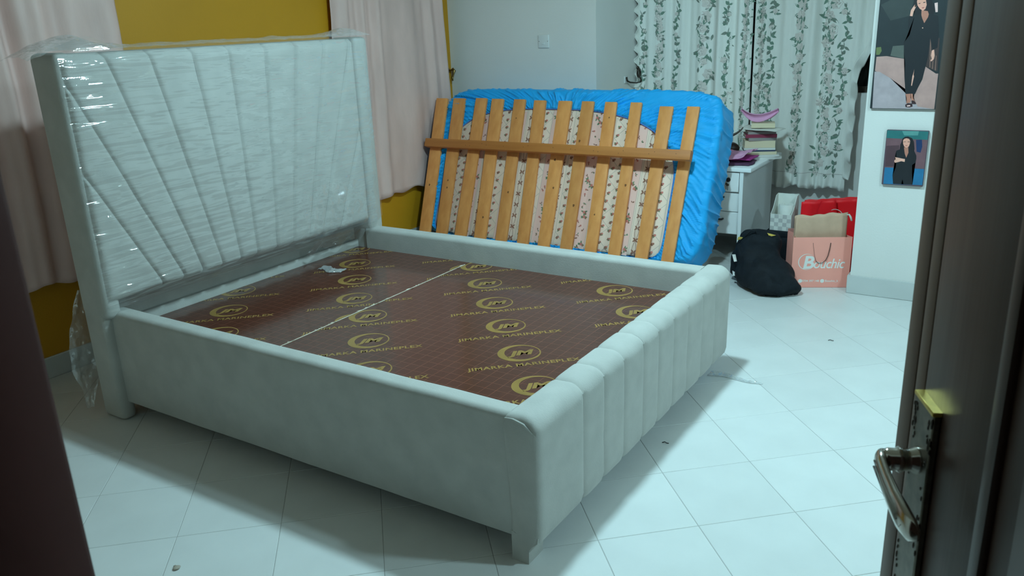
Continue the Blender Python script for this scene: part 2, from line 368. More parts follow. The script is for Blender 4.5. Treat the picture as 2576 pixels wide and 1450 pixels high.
# skirting
def base(name, x0, x1, y0, y1): struct(bx(name, M['skirt'], None, x0, x1, y0, y1, 0, 0.105, 0.003, 1))
base('baseboard_left', XL, XL+0.014, YF, YP)
base('baseboard_back', XL+0.014, XA+0.014, YP-0.014, YP)
base('baseboard_alcove_left', XA, XA+0.014, YP, YW)
base('baseboard_alcove', XA+0.014, XR-0.014, YW-0.014, YW)
base('baseboard_alcove_right', XR-0.014, XR, YR, YW)
base('baseboard_back_right', XR-0.014, XE, YR-0.014, YR)
# narrow yellow return where the two paints meet
# ------------------------------------------------------------------ lamps on the ceiling (above the frame)
def lamp(x, y, power, label):
    t = thing('ceiling_lamp', label, 'lamp', (x, y, HC))
    bm = bmesh.new(); lathe(bm, (x, y, HC), [(0.096, -0.001), (0.096, -0.006), (0.090, -0.008)], 40); fin('lamp_rim', bm, M['white_pl'], t, 40)
    bm = bmesh.new(); lathe(bm, (x, y, HC), [(0.086, -0.008), (0.087, -0.044), (0.082, -0.051), (0.060, -0.054)], 40); fin('diffuser', bm, emit_mat(power), t)
lamp(*LAMP_MAIN, P_MAIN, 'round white light panel on the ceiling above the bed foot')
lamp(*LAMP_SIDE, P_SIDE, 'round white light panel on the ceiling over the open floor to the right')

# ------------------------------------------------------------------ the open door
E0 = Vector((-0.11, 1.08, 0)); DR = Vector((-0.407, 0.9135, 0)).normalized(); DN = Vector((-DR.y, DR.x, 0))
DM = Matrix(((-DR.x, DN.x, 0, E0.x), (-DR.y, DN.y, 0, E0.y), (0, 0, 1, 0), (0, 0, 0, 1)))
def dbox(name, m, parent, s0, s1, h0, h1, z0, z1, bev=0.0, seg=2): return bx(name, m, parent, s0, s1, h0, h1, z0, z1, bev, seg, DM)
LW = 0.855
door = struct(dbox('door_1', M['door'], None, 0.004, LW, -0.040, -0.006, 0.012, 2.035))
dbox('edge_bead', M['door_edge'], door, 0.0, 0.0435, -0.044, 0.0, 0.012, 2.035, 0.003)
dbox('stile_strip', M['door_edge'], door, 0.0475, 0.0785, -0.010, 0.0, 0.012, 2.035, 0.002)
dbox('lock_stile', M['door'], door, 0.081, 0.262, -0.010, 0.0, 0.012, 2.035, 0.002)
dbox('hinge_stile', M['door'], door, LW-0.13, LW, -0.010, 0.0, 0.012, 2.035, 0.002)
for z0, z1 in ((0.012, 0.25), (0.58, 0.72), (1.9, 2.035)): dbox('rail', M['door'], door, 0.262, LW-0.13, -0.010, 0.0, z0, z1, 0.002)
for z0, z1 in ((0.25, 0.58), (0.72, 1.9)):
    dbox('panel', M['door'], door, 0.33, LW-0.2, -0.010, -0.002, z0+0.07, z1-0.07, 0.004)
    for a in ((0.262, 0.285, z0, z1), (LW-0.153, LW-0.13, z0, z1), (0.285, LW-0.153, z0, z0+0.023), (0.285, LW-0.153, z1-0.023, z1)):
        dbox('moulding', M['door'], door, a[0], a[1], -0.008, 0.003, a[2], a[3], 0.004)
pl = dbox('handle_plate', M['plate'], door, 0.081, 0.143, 0.0, 0.009, 0.835, 1.103, 0.002, 1)
dbox('plate_top', M['brassgold'], pl, 0.080, 0.144, -0.002, 0.011, 1.1025, 1.108, 0.001, 1)
bm = bmesh.new()
for k in range(64):     # chased ornament along the plate's rim
    zz = 0.845 + 0.25*rnd.random(); ss = 0.086 if k % 2 else 0.137
    if 0.90 < zz < 1.05 and k % 3: zz = 1.06 + 0.035*rnd.random()
    ell(bm, DM @ Vector((ss + 0.006*rnd.uniform(-1, 1), 0.0088, zz)), (0.0016, 0.0016, rnd.uniform(0.002, 0.006)), 6, 4)
fin('plate_ornament', bm, M['dkmetal'], pl, True)
def dp(s, h, z): return DM @ Vector((s, h, z))
bm = bmesh.new()
tube(bm, [dp(0.112, 0.004, 1.03), dp(0.112, 0.012, 1.03), dp(0.112, 0.018, 1.03), dp(0.112, 0.026, 1.03), dp(0.112, 0.030, 1.03), dp(0.112, 0.034, 1.03), dp(0.112, 0.042, 1.03), dp(0.1125, 0.048, 1.029)], [0.0175, 0.0165, 0.0135, 0.0135, 0.016, 0.0135, 0.014, 0.012], 16)
fin('handle_spindle', bm, M['chrome'], door, True)
bm = bmesh.new()
pts = [(0.104, 0.046, 1.032), (0.110, 0.050, 1.030), (0.125, 0.052, 1.026), (0.150, 0.052, 1.020), (0.180, 0.051, 1.014), (0.205, 0.049, 1.010), (0.225, 0.046, 1.008), (0.236, 0.043, 1.008)]
wr = [0.008, 0.0135, 0.0145, 0.0145, 0.016, 0.0175, 0.015, 0.006]; rings = []
for (s, h, z), r in zip(pts, wr):
    rings.append([bm.verts.new(dp(s, h + 0.42*r*cos(a) if cos(a) < 0 else h + 0.55*r*cos(a), z + r*sin(a))) for a in [2*pi*k/18 for k in range(18)]])
for i in range(len(rings)-1):
    for k in range(18): bm.faces.new((rings[i][k], rings[i][(k+1) % 18], rings[i+1][(k+1) % 18], rings[i+1][k]))
bm.faces.new(rings[0][::-1]); bm.faces.new(rings[-1])
lev = fin('handle_lever', bm, M['chrome'], door, True)
bm = bmesh.new()
for zo in (0.004, -0.004): tube(bm, [dp(0.118 + 0.012*k, 0.0595 - 0.0003*k, 1.027 - 0.0028*k + zo) for k in range(5)], 0.0012, 6)
for k in range(9):
    a = k*0.7; tube(bm, [dp(0.207 + 0.0012*k*cos(a), 0.0575 - 0.0003*k, 1.010 + 0.0010*k*sin(a)), dp(0.207 + 0.0012*(k+1)*cos(a+0.7), 0.0575 - 0.0003*k, 1.010 + 0.0010*(k+1)*sin(a+0.7))], 0.0011, 5)
fin('lever_engraving', bm, M['dkmetal'], lev, True)

# ------------------------------------------------------------------ the bed
BED = thing('upholstered_bed', 'new bed frame upholstered in pale grey velvet with a tall fan-tufted headboard', 'bed', (-2.15, 2.55, 0))
Yn, Yf, Zt, Zb = 1.739, 3.365, 0.487, 0.078
def rail_bm(y0, y1, outer):
    bm = bmesh.new(); prof = []
    r = 0.022
    for k in range(7): a = pi/2*k/6; prof.append((y0 + r - r*cos(a), Zt - r + r*sin(a)))
    for k in range(7): a = pi/2*k/6; prof.append((y1 - r + r*sin(a), Zt - r + r*cos(a)))
    prof += [(y1, 0.30), (y1, Zb+0.006), (y1-0.006, Zb), (y0+0.006, Zb), (y0, Zb+0.006), (y0, 0.30)]
    n = 60; rows = []
    for i in range(n+1):
        x = -3.115 + (1.94)*i/n
        wob = 0.0018*nz(x*4, y0*3)
        rows.append([bm.verts.new((x, y + wob, z + 0.0022*nz(x*5, z*3, y0))) for y, z in prof])
    m = len(prof)
    for i in range(n):
        for k in range(m): bm.faces.new((rows[i][k], rows[i][(k+1) % m], rows[i+1][(k+1) % m], rows[i+1][k]))
    bm.faces.new(rows[0]); bm.faces.new(rows[-1][::-1])
    return bm
fin('side_rail', rail_bm(Yn, Yn+0.078, 0), M['velvet'], BED, 50)
fin('side_rail', rail_bm(Yf-0.085, Yf, 1), M['velvet'], BED, 50)
# footboard: a core and ten upholstered channels
FX0, FX1 = -1.187, -1.072
FY = [1.733, 2.016, 2.160, 2.311, 2.471, 2.607, 2.753, 2.901, 3.063, 3.217, 3.405]
def foot_prof(d, n=10):
    """profile (x, z) from the inner top, over the rounded nose and down the outer face"""
    r = 0.055; ri = 0.020; p = [(FX0+0.004, 0.10), (FX0, 0.20), (FX0, Zt-ri)]
    for k in range(1, 7): a = pi/2*k/6; p.append((FX0 + ri - ri*cos(a), Zt - ri + ri*sin(a)))
    for k in range(n+1): a = pi/2*k/n; p.append((FX1 - r + r*sin(a), Zt + 0.002 - r + r*cos(a)))
    p += [(FX1, Zt-0.15), (FX1-0.002, Zt-0.25), (FX1-0.003, Zb+0.03), (FX1-0.010, Zb+0.004), (FX1-0.022, Zb)]
    cx, cz = (FX0+FX1)/2, 0.26
    out = []
    for i, (x, z) in enumerate(p):
        nx = 1 if x > FX1-0.02 and z < Zt-0.03 else (-1 if x < FX0+0.008 and z < Zt-0.03 else 0)
        nzv = 1 if z > Zt-0.03 else 0
        if nx == 0 and nzv == 0: nx = nzv = 0.7
        out.append((x - d*nx, z - d*nzv))
    return out
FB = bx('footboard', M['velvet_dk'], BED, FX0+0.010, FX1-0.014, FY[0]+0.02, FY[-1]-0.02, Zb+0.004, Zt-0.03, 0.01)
for k in range(10):
    y0, y1 = FY[k], FY[k+1]; bm = bmesh.new(); rows = []
    n = 22 if k == 0 else 14
    for i in range(n+1):
        s = i/n; s2 = 0.5 - 0.5*cos(pi*s); y = y0 + (y1-y0)*s2
        e = min(s2, 1-s2)*(y1-y0)
        d0 = 0.0075*exp(-(e/0.010)**1.2)
        if (k == 0 and s2 < 0.5) or (k == 9 and s2 > 0.5): d0 = 0.020*(1 - sqrt(max(0, 1 - max(0, 1 - e/0.022)**2)))
        rows.append([bm.verts.new((x + 0.0015*nz(y*9, z*6, k), y, z + 0.0012*nz(y*11, x*30, k))) for x, z in foot_prof(d0)])
    m = len(rows[0])
    for i in range(n):
        for q in range(m-1): bm.faces.new((rows[i][q], rows[i][q+1], rows[i+1][q+1], rows[i+1][q]))
        bm.faces.new((rows[i][m-1], rows[i][0], rows[i+1][0], rows[i+1][m-1]))
    bm.faces.new(rows[0]); bm.faces.new(rows[-1][::-1])
    fin('channel', bm, M['velvet'], FB, 45)
# crease flap at the near top corner
bm = bmesh.new()
tube(bm, [(FX0+0.006, FY[0]-0.001, Zt-0.012), (FX0+0.035, FY[0]-0.003, Zt-0.010), (FX0+0.07, FY[0]-0.004, Zt-0.018), (FX0+0.098, FY[0]-0.001, Zt-0.042)], [0.002, 0.0038, 0.0042, 0.0015], 8)
fin('corner_pleat', bm, M['velvet'], FB, True)
for y0, dx in ((FY[0], 0.0), (FY[-1]-0.125, -0.33)):
    bm = bmesh.new(); pr = [(-1.178, 0.0), (-1.178, 0.10), (-1.085, 0.10), (-1.088, 0.082), (-1.106, 0.066), (-1.118, 0.050), (-1.120, 0.0)]
    a = [bm.verts.new((x+dx, y0+0.002, z)) for x, z in pr]; b = [bm.verts.new((x+dx, y0+0.085, z)) for x, z in pr]
    bm.faces.new(a); bm.faces.new(b[::-1])
    for i in range(len(pr)): bm.faces.new((a[i], a[(i+1) % len(pr)], b[(i+1) % len(pr)], b[i]))
    fin('foot', bm, M['velvet'], BED)
# headboard
HZ = 1.505
def post(y0, y1, xf=-3.108, name='headboard_post'):
    bm = bmesh.new(); box(bm, -3.255, xf, y0, y1, 0.46, HZ, 0.026, 5); box(bm, -3.255, -3.108, y0+0.0015, y1-0.001, 0.0, 0.56, 0.026, 5)
    return fin(name, bm, M['velvet'], BED, 50)
post(1.703, 1.775, -3.074); post(3.285, 3.390, -3.075)
HB = bx('headboard', M['velvet'], BED, -3.25, -3.212, 1.73, 3.36, 0.10, HZ-0.006, 0.008)
bx('headboard_ledge', M['velvet'], BED, -3.212, -3.188, 1.78, 3.30, 0.22, 0.412, 0.004)
PY0, PY1, PZ0, PZ1, PX = 1.712, 3.272, 0.532, 1.498, -3.056
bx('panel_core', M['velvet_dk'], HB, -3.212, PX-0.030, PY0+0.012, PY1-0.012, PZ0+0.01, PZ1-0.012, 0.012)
GL = [((1.982, PZ0), (1.712, 1.078)), ((2.087, PZ0), (1.712, 1.420)), ((2.184, PZ0), (1.890, PZ1)), ((2.287, PZ0), (2.081, PZ1)), ((2.388, PZ0), (2.287, PZ1)), ((2.484, PZ0), (2.477, PZ1)),
      ((2.604, PZ0), (2.684, PZ1)), ((2.709, PZ0), (2.873, PZ1)), ((2.819, PZ0), (3.064, PZ1)), ((2.912, PZ0), (3.245, PZ1)), ((3.038, PZ0), (PY1, 1.07))]
def poly_at(pl, t):
    ls = [(Vector(pl[i+1]) - Vector(pl[i])).length for i in range(len(pl)-1)]; L = sum(ls)*t
    for i, l in enumerate(ls):
        if L <= l or i == len(ls)-1: return Vector(pl[i]).lerp(Vector(pl[i+1]), min(1, L/max(l, 1e-6)))
        L -= l
curves_l = [[(PY0, PZ0), (PY0, 1.078)], [*GL[0], (PY0, 1.420)], [*GL[1], (PY0, PZ1)]] + [list(g) for g in GL[2:9]] + [list(GL[9]), list(GL[10])]
curves_r = [list(GL[0]), list(GL[1]), list(GL[2])] + [list(g) for g in GL[3:10]] + [[*GL[10], (PY1, PZ1)], [(PY1, PZ0), (PY1, 1.07)]]
for k, (cl, cr_) in enumerate(zip(curves_l, curves_r)):
    bm = bmesh.new()
    def fn(u, v, cl=cl, cr_=cr_, k=k):
        s = 0.5 - 0.5*cos(pi*u)
        a, b = poly_at(cl, v), poly_at(cr_, v); wd = (b-a).length; p = a.lerp(b, s)
        e = min(s, 1-s)*wd
        e2 = min(p.y - PZ0, PZ1 - p.y, p.x - PY0, PY1 - p.x)
        puff = 0.012*(1 - exp(-(e/0.0085)**1.4)) - 0.032*exp(-(max(0, e2)/0.012)**1.5)
        return (PX - 0.012 + puff + 0.0015*nz(p.x*9, p.y*9, k), p.x, p.y)
    grid(bm, fn, 28, 46)
    bmesh.ops.remove_doubles(bm, verts=bm.verts, dist=1e-5)
    fin('channel', bm, M['velvet'], HB, True)
# plywood base boards with their printed name
ZP = 0.370; SX = -2.410
def board(x0, x1, name, rings):
    o = bx(name, M['ply'], BED, x0, x1, Yn+0.07, Yf-0.08, ZP-0.016, ZP, 0.001, 1)
    td = Vector((0.742, 0.670)); dn = Vector((0.670, -0.742)).normalized(); td = Vector((-dn.y, dn.x))
    for cx, cy in rings:
        bm = bmesh.new()
        def P(x, y, h=0.0, cx=cx, cy=cy): q = Vector((cx, cy)) + td*x - dn*y; return (q.x, q.y, ZP + 0.0004 + h)
        n = 40; oo, ii = [], []
        for q in range(n):      # crescent ring, thick on the left
            a = 2*pi*q/n; oo.append(bm.verts.new(P(0.082*cos(a), 0.080*sin(a)))); ii.append(bm.verts.new(P(0.011 + 0.066*cos(a), 0.002 + 0.066*sin(a))))
        for q in range(n): bm.faces.new((oo[q], oo[(q+1) % n], ii[(q+1) % n], ii[q]))
        put(bm, text_bm('JM', 0.058, 0.0028, 0.28), lambda x, y: P(x*1.35 + 0.004, y - 0.020))
        tbm = bmesh.new(); put(tbm, text_bm('JIMARKA MARINEPLEX', 0.036, 0.0010, 0.0, 1.08), lambda x, y: P(x*1.07, y - 0.122))
        for nm, b_ in (('printed_emblem', bm), ('printed_name', tbm)):
            for co, no in (((x0+0.004, 0, 0), (-1, 0, 0)), ((x1-0.004, 0, 0), (1, 0, 0)), ((0, Yn+0.079, 0), (0, -1, 0)), ((0, Yf-0.086, 0), (0, 1, 0))):
                bmesh.ops.bisect_plane(b_, geom=b_.verts[:]+b_.edges[:]+b_.faces[:], plane_co=co, plane_no=no, clear_outer=True)
            if b_.faces: fin(nm, b_, M['gold'], o)
            else: b_.free()
    return o
LA, LB = Vector((0.2005, -0.2175)), Vector((0.600, 0.165))
def lattice(p0, x0, x1):
    out = []
    for i in range(-12, 13):
        for j in range(-6, 7):
            p = Vector(p0) + LA*i + LB*j
            if x0-0.3 < p.x < x1+0.3 and 1.5 < p.y < 3.6: out.append((p.x, p.y))
    return out
board(-3.19, SX-0.0015, 'base_board', lattice((-2.756, 2.790), -3.19, SX))
bR = board(SX+0.0015, -1.183, 'base_board', lattice((-1.735, 2.585), SX, -1.183))
bm = bmesh.new()
for k in range(46):     # torn white veneer along the joint
    y = 1.86 + 1.36*rnd.random(); l = 0.006 + 0.025*rnd.random(); wv = 0.001 + 0.003*rnd.random()
    if 2.08 < y < 2.16: continue
    x = SX + rnd.uniform(-0.003, 0.004)
    q = [(x-wv, y), (x + rnd.uniform(-0.006, 0.008), y+l*0.3), (x+wv, y+l), (x+0.001, y+l*0.5)]
    vs = [bm.verts.new((a, b, ZP + 0.0015 + 0.003*rnd.random())) for a, b in q]; bm.faces.new(vs)
box(bm, SX-0.0018, SX+0.0018, 1.9, 3.24, ZP, ZP+0.0012)
fin('torn_edge', bm, M['splinter'], bR)

# ------------------------------------------------------------------ stretch film left on the headboard
FILM = thing('plastic_film', 'clear shiny stretch film wrapped round the tall padded headboard', 'packaging', (-3.03, 2.5, 0.5))
bm = bmesh.new()
def film(u, v):
    y = 1.690 + (3.402-1.690)*u; top = 1.520 + 0.012*nz(u*9) + 0.035*exp(-((u-0.085)/0.05)**2) + 0.022*exp(-((u-0.93)/0.05)**2); z = 0.505 + (top-0.505)*v
    cl = max(0, min(1, 0.55 + 1.3*nz(y*2.3, z*3.1, 5)))*(0.5 + 1.9*max(0, min(1, (2.16-y)/0.22)))
    cr2 = max(0, 1 - sqrt(((y-3.0)/0.34)**2 + ((z-0.66)/0.18)**2))
    x = -3.028 + 0.0035*nz(z*26, y*1.2) + cl*(0.0034*nz(z*62 + 2*nz(y*2), y*2.4) + 0.0016*nz(z*150, y*5)) + 0.004*nz(y*6, z*6) + cr2*0.020*nz(y*28, z*28, 2)
    if u > 0.935: x -= (u-0.935)*0.95
    if v > 0.975: x -= (v-0.975)*1.6
    if v < 0.03: x -= (0.03-v)*1.2
    return (x, y, z)
grid(bm, film, 170, 420)
fin('front_film', bm, M['film'], FILM, True)
bm = bmesh.new()
def ruffle(u, v):
    y = 1.60 + 1.80*u; h = 0.012 + 0.010*nz(u*17) + 0.045*exp(-((u-0.11)/0.055)**2) + 0.028*exp(-((u-0.935)/0.05)**2)
    z = 1.512 + h*(4*v*(1-v))**0.7 + 0.004*nz(u*50, v*5) - (0.03 if u < 0.05 else 0)*(0.05-u)*20
    return (-3.060 - 0.20*v + 0.010*nz(u*22, v*6), y, z)
grid(bm, ruffle, 150, 12)
fin('loose_top_film', bm, M['film2'], FILM, True)
bm = bmesh.new()
def strip(u, v):
    z = 0.56 - 0.53*v; wd = 0.02 + 0.085*sin(pi*min(1, v*0.9 + 0.12))*(1 - 0.75*max(0, v-0.72)/0.28)
    return (-3.285 + 0.016*nz(u*5, v*7) - 0.03*v, 1.76 - 0.075*v + wd*(u-0.5)*1.6, z)
grid(bm, strip, 14, 34)
fin('hanging_film', bm, M['film2'], FILM, True)
bm = bmesh.new()
def lap(u, v):
    y = 2.86 + 0.42*u; z = 0.53 - (0.10 + 0.03*nz(u*6))*v
    return (-3.045 - 0.11*v + 0.006*nz(u*12, v*6), y + 0.02*nz(v*5), z)
grid(bm, lap, 24, 12)
fin('loose_bottom_film', bm, M['film2'], FILM, True)

# ------------------------------------------------------------------ mattress leaning on the back wall
AL = math.atan(0.433); Y0M = 4.47; TK = 0.23
def mt(u, wv, h): return Vector((u, Y0M + wv*sin(AL) - h*cos(AL), wv*cos(AL) + h*sin(AL)))
MU0, MU1, MW0, MW1 = -3.725, -1.632, 0.105, 1.205
MAT = thing('mattress', 'mattress leaning on the wall in a bright blue elasticated sheet, floral ticking showing', 'mattress', (-2.68, 4.55, 0))
def mtx(): 
    o = mt(0, 0, 0); ex = Vector((1, 0, 0)); ew = mt(0, 1, 0)-o; eh = mt(0, 0, 1)-o
    return Matrix(((ex.x, ew.x, eh.x, o.x), (ex.y, ew.y, eh.y, o.y), (ex.z, ew.z, eh.z, o.z), (0, 0, 0, 1)))
MM = mtx()
def outer(a, sh=0.0, n=9.0):
    cx, cw, hx, hw = (MU0+MU1)/2, (MW0+MW1)/2, (MU1-MU0)/2 - sh, (MW1-MW0)/2 - sh
    c, s = cos(a), sin(a); d = (abs(c/hx)**n + abs(s/hw)**n)**(-1/n)      # superellipse: softly rounded corners
    return cx + d*c, cw + d*s
bm = bmesh.new(); rr_ = []
for sh, h in ((0.06, -TK+0.012), (0.035, -TK+0.02), (0.025, -TK+0.05), (0.025, -0.04), (0.035, -0.014), (0.06, -0.004)):
    rr_.append([bm.verts.new(mt(*outer(2*pi*k/120, sh), h)) for k in range(120)])
for i in range(5):
    for k in range(120): bm.faces.new((rr_[i][k], rr_[i][(k+1) % 120], rr_[i+1][(k+1) % 120], rr_[i+1][k]))
bm.faces.new(rr_[0][::-1]); bm.faces.new(rr_[-1])
PAD = fin('mattress_pad', bm, M['tick'], MAT, 40)
bm = bmesh.new()
def MP(x, y, h=0.0): return mt(x, y, -0.0034 + h)
HCX, HCW, HRX, HRW = -2.752, 0.590, 0.878, 0.470
def hexp(x, wv): return 14.0 if wv < HCW else (3.3 if x < HCX else 2.5)
def hval(x, wv): e = hexp(x, wv); return abs((x-HCX)/HRX)**e + abs((wv-HCW)/HRW)**e
def inside(x, wv): return hval(x, wv) < 1.02
def mstrip(pts, wd, mi, h):
    for i in range(len(pts)-1):
        (x0, y0), (x1, y1) = pts[i], pts[i+1]
        if not (inside(x0, y0) and inside(x1, y1)): continue
        d = Vector((x1-x0, y1-y0)).normalized(); n = Vector((-d.y, d.x))*wd/2
        bm.faces.new([bm.verts.new(MP(*q, h)) for q in ((x0+n.x, y0+n.y), (x0-n.x, y0-n.y), (x1-n.x, y1-n.y), (x1+n.x, y1+n.y))]).material_index = mi
def mblob(x, y, r, mi, h, lobes=4, amp=0.25):
    if inside(x, y): fan(bm, blob_pts(x, y, r, lobes, amp, 9, rnd.random()*6), MP, mi, h)
def mleaf(x, y, a, l, wd, mi, h):
    if inside(x, y): fan(bm, leaf_pts(x, y, a, l, wd, 3), MP, mi, h)
x = MU0; k = 0
while x < MU1:
    zz = [0.12 + 0.02*i for i in range(55)]
    for i in range(len(zz)-1): mstrip([(x+0.05, zz[i]), (x+0.05, zz[i+1])], 0.10, 0, 0.0002)          # pink band
    for o_ in (0.002, 0.098, 0.108, 0.175): mstrip([(x+o_, q) for q in zz], 0.0022, 1, 0.0004)
    for q in range(36):                                                                                   # roses on the pink band
        y = 0.14 + q*0.03; xx = x + 0.05 + 0.024*sin(q*1.9) + rnd.uniform(-0.008, 0.008); ty = q % 7
        if ty in (0, 1):
            for _ in range(4): mleaf(xx, y, rnd.random()*6.3, 0.026, 0.006, 4, 0.0005)
            mblob(xx, y, 0.010, 3, 0.0006); mblob(xx+0.012, y-0.008, 0.007, 2, 0.0007)
        elif ty < 5:
            for _ in range(3): mleaf(xx, y, rnd.random()*6.3, 0.016, 0.0035, 2 if rnd.random() < 0.7 else 4, 0.0005)
        else: mblob(xx, y, 0.007, 3, 0.0006); mleaf(xx, y, rnd.random()*6.3, 0.02, 0.004, 2, 0.0005)
    pts = [(x+0.141 + 0.013*sin(q*0.33), 0.12 + 0.012*q) for q in range(92)]
    mstrip(pts, 0.0030, 2, 0.0004); mstrip([(2*x+0.282-a, b) for a, b in pts], 0.0026, 2, 0.0005)       # ribbon
    for q in range(15):
        y = 0.16 + q*0.076
        for a in (0.6, 2.5, 3.7, 5.6): mleaf(x+0.141, y, a, 0.024, 0.005, 2, 0.0006)
    for q in range(21):                                                                                   # sprigs
        for c in (0, 1):
            y = 0.14 + q*0.054 + 0.027*c; xx = x + 0.200 + 0.055*c + rnd.uniform(-0.006, 0.006)
            mblob(xx, y, 0.010, 2, 0.0005); mblob(xx+0.008, y+0.005, 0.007, 3, 0.0006); mleaf(xx, y, rnd.random()*6.3, 0.016, 0.004, 4, 0.0006)
    for q in range(9):                                                                                    # quilting
        y = 0.10 + q*0.13
        mstrip([(x+0.178 + 0.018*j, y + 0.017*j) for j in range(8)], 0.0022, 1, 0.0003); mstrip([(x+0.178 + 0.018*j, y + 0.13 - 0.017*j) for j in range(8)], 0.0022, 1, 0.0003)
    x += 0.305; k += 1
o = fin('ticking_print', bm, [M['tick_pink'], M['tick_line'], M['t_brown'], M['t_pink'], M['t_green']], PAD); o['kind'] = 'stuff'
# fitted sheet: gathered ring on the front, round the edges and down the sides
bm = bmesh.new()
def hole(a):
    cx, cw = (MU0+MU1)/2, (MW0+MW1)/2
    c, s = cos(a), sin(a); lo, hi = 0.0, 2.0
    for _ in range(24):
        m = (lo+hi)/2; X, Y = cx + m*c, cw + m*s
        if hval(X, Y) < 1: lo = m
        else: hi = m
    return cx + lo*c, cw + lo*s
NA = 1500; angs = []
per = 0; 
for i in range(NA):       # spread points evenly along the long rectangle
    s = i/NA*4
    t = s % 1
    A4 = [(1, -1), (1, 1), (-1, 1), (-1, -1), (1, -1)]
    p, q = A4[int(s)], A4[int(s)+1]
    angs.append(atan2((p[1]+(q[1]-p[1])*t)*0.55, (p[0]+(q[0]-p[0])*t)*1.046))
NR1, NR2 = 22, 14; rows = []
L = 0; lastp = None
for a in angs:
    ox, ow = outer(a); hx_, hw_ = hole(a)
    if lastp is not None: L += sqrt((ox-lastp[0])**2 + (ow-lastp[1])**2)
    lastp = (ox, ow)
    gap = sqrt((ox-hx_)**2 + (ow-hw_)**2); nx, nw = (ox-hx_)/max(gap, 1e-4), (ow-hw_)/max(gap, 1e-4)
    col = []
    for j in range(NR1+1):
        v = j/NR1; inset = 0.035
        px_, pw_ = hx_ + (ox - nx*inset - hx_)*v, hw_ + (ow - nw*inset - hw_)*v
        sl = math.tanh((ox-HCX)/0.35); q_ = L + sl*v*gap*0.8
        rg = (1 - min(1, abs(nz(q_*17, v*0.7, 2.2))*3.4))**1.6
        rg2 = (1 - min(1, abs(nz(q_*34, v*1.3, 7.7))*3.2))**1.5
        big = 0.6 + 0.8*nz(L*4.0, v*2, 1.7); ph2 = L*230 + v*gap*40 + 2*nz(L*9, 3.1)
        h = 0.007 + max(0.1, big)*(0.024*rg + 0.013*rg2) + 0.006*(1-v)**2*(0.5+0.5*sin(ph2)) + 0.006*nz(px_*7, pw_*7)
        if j == 0: h = 0.0025
        col.append(mt(px_, pw_, h + 0.004*v))
    for j in range(1, NR2+1):
        v = j/NR2
        if v < 0.35:
            q = v/0.35*pi/2; dx, hh = -0.035 + 0.035*sin(q), 0.011 - 0.046*(1-cos(q))
        else: dx, hh = 0.002*sin(v*9), -0.035 - (TK-0.03)*(v-0.35)/0.65
        wr = 0.018*(1 - min(1, abs(nz(L*17 + v*0.9, v*0.9, 2.2))*3.2))**1.6*max(0, 0.6+0.8*nz(L*5, 9)) + 0.005*nz(L*14, v*4)
        low = pw_ if False else ow + nw*dx
        col.append(mt(ox + nx*(dx+wr), max(ow + nw*(dx+wr), 0.108 - hh*0.0), hh))
    rows.append([bm.verts.new(p) for p in col])
for i in range(NA):
    A_, B_ = rows[i], rows[(i+1) % NA]
    for j in range(len(A_)-1): bm.faces.new((A_[j], B_[j], B_[j+1], A_[j+1]))
SH = fin('fitted_sheet', bm, M['sheet'], MAT, True)
bm = bmesh.new()
tube(bm, [mt(*hole(a), 0.004) for a in angs[::4]] + [mt(*hole(angs[0]), 0.004)], 0.004, 6, False)
fin('elastic_edge', bm, mat('blue_elastic', (0.10, 0.22, 0.62, 1), 0.7), SH, True)

# ------------------------------------------------------------------ slatted bed base in front of the mattress
SL = thing('slatted_bed_base', 'pine slatted bed base of twelve slats leaning against the blue mattress', 'bed base', (-2.72, 4.42, 0))
slats = [(-3.790, -3.691, 1.037, -3.727, -3.630), (-3.635, -3.532, 1.039, -3.574, -3.479), (-3.438, -3.345, 1.042, -3.408, -3.312), (-3.300, -3.203, 1.039, -3.240, -3.146), (-3.114, -3.023, 1.038, -3.061, -2.974), (-2.951, -2.860, 1.034, -2.886, -2.800),
         (-2.760, -2.661, 1.033, -2.724, -2.635), (-2.583, -2.495, 1.033, -2.554, -2.468), (-2.413, -2.330, 1.031, -2.373, -2.292), (-2.233, -2.157, 1.031, -2.207, -2.126), (-2.031, -1.942, 1.011, -2.022, -1.940), (-1.852, -1.774, 1.013, -1.849, -1.773)]
for x0, x1, zt, b0, b1 in slats:
    wt = (zt - 0.046*sin(AL))/cos(AL); wb = -0.010; k = (wt - wb)/(wt - 0.13)
    c0, c1 = x0 + (b0-x0)*k, x1 + (b1-x1)*k
    bm = bmesh.new(); vs = [bm.verts.new((x, wv, h)) for h in (0.0245, 0.046) for x, wv in ((c0, wb), (c1, wb), (x1, wt), (x0, wt))]
    for f in ((0, 3, 2, 1), (4, 5, 6, 7), (0, 1, 5, 4), (1, 2, 6, 5), (2, 3, 7, 6), (3, 0, 4, 7)): bm.faces.new([vs[i] for i in f])
    bmesh.ops.bevel(bm, geom=bm.edges[:], offset=0.0025, segments=2, affect='EDGES', profile=0.5)
    bmesh.ops.transform(bm, matrix=MM, verts=bm.verts)
    so = fin('slat', bm, M['pine'], SL, 40)
    if rnd.random() < 0.8:
        for _ in range(rnd.choice((1, 2))):
            bm = bmesh.new(); xx, ww = (x0+x1)/2 + rnd.uniform(-0.02, 0.02), rnd.uniform(0.2, 1.0); f = (wt-ww)/(wt-0.13); xx += (b0-x0)*f
            fan(bm, blob_pts(xx, ww, rnd.uniform(0.004, 0.008), 3, 0.15, 10, rnd.random()*6, 1.3), lambda x, y, h: mt(x, y, 0.0464), 0)
            fin('knot', bm, M['knot'], so)
bz = lambda z: (z - 0.146*sin(AL))/cos(AL)
def bar_h(x): return 0.0465 + 0.062*(x+3.786)/2.05          # the bar has worked loose at its right-hand end
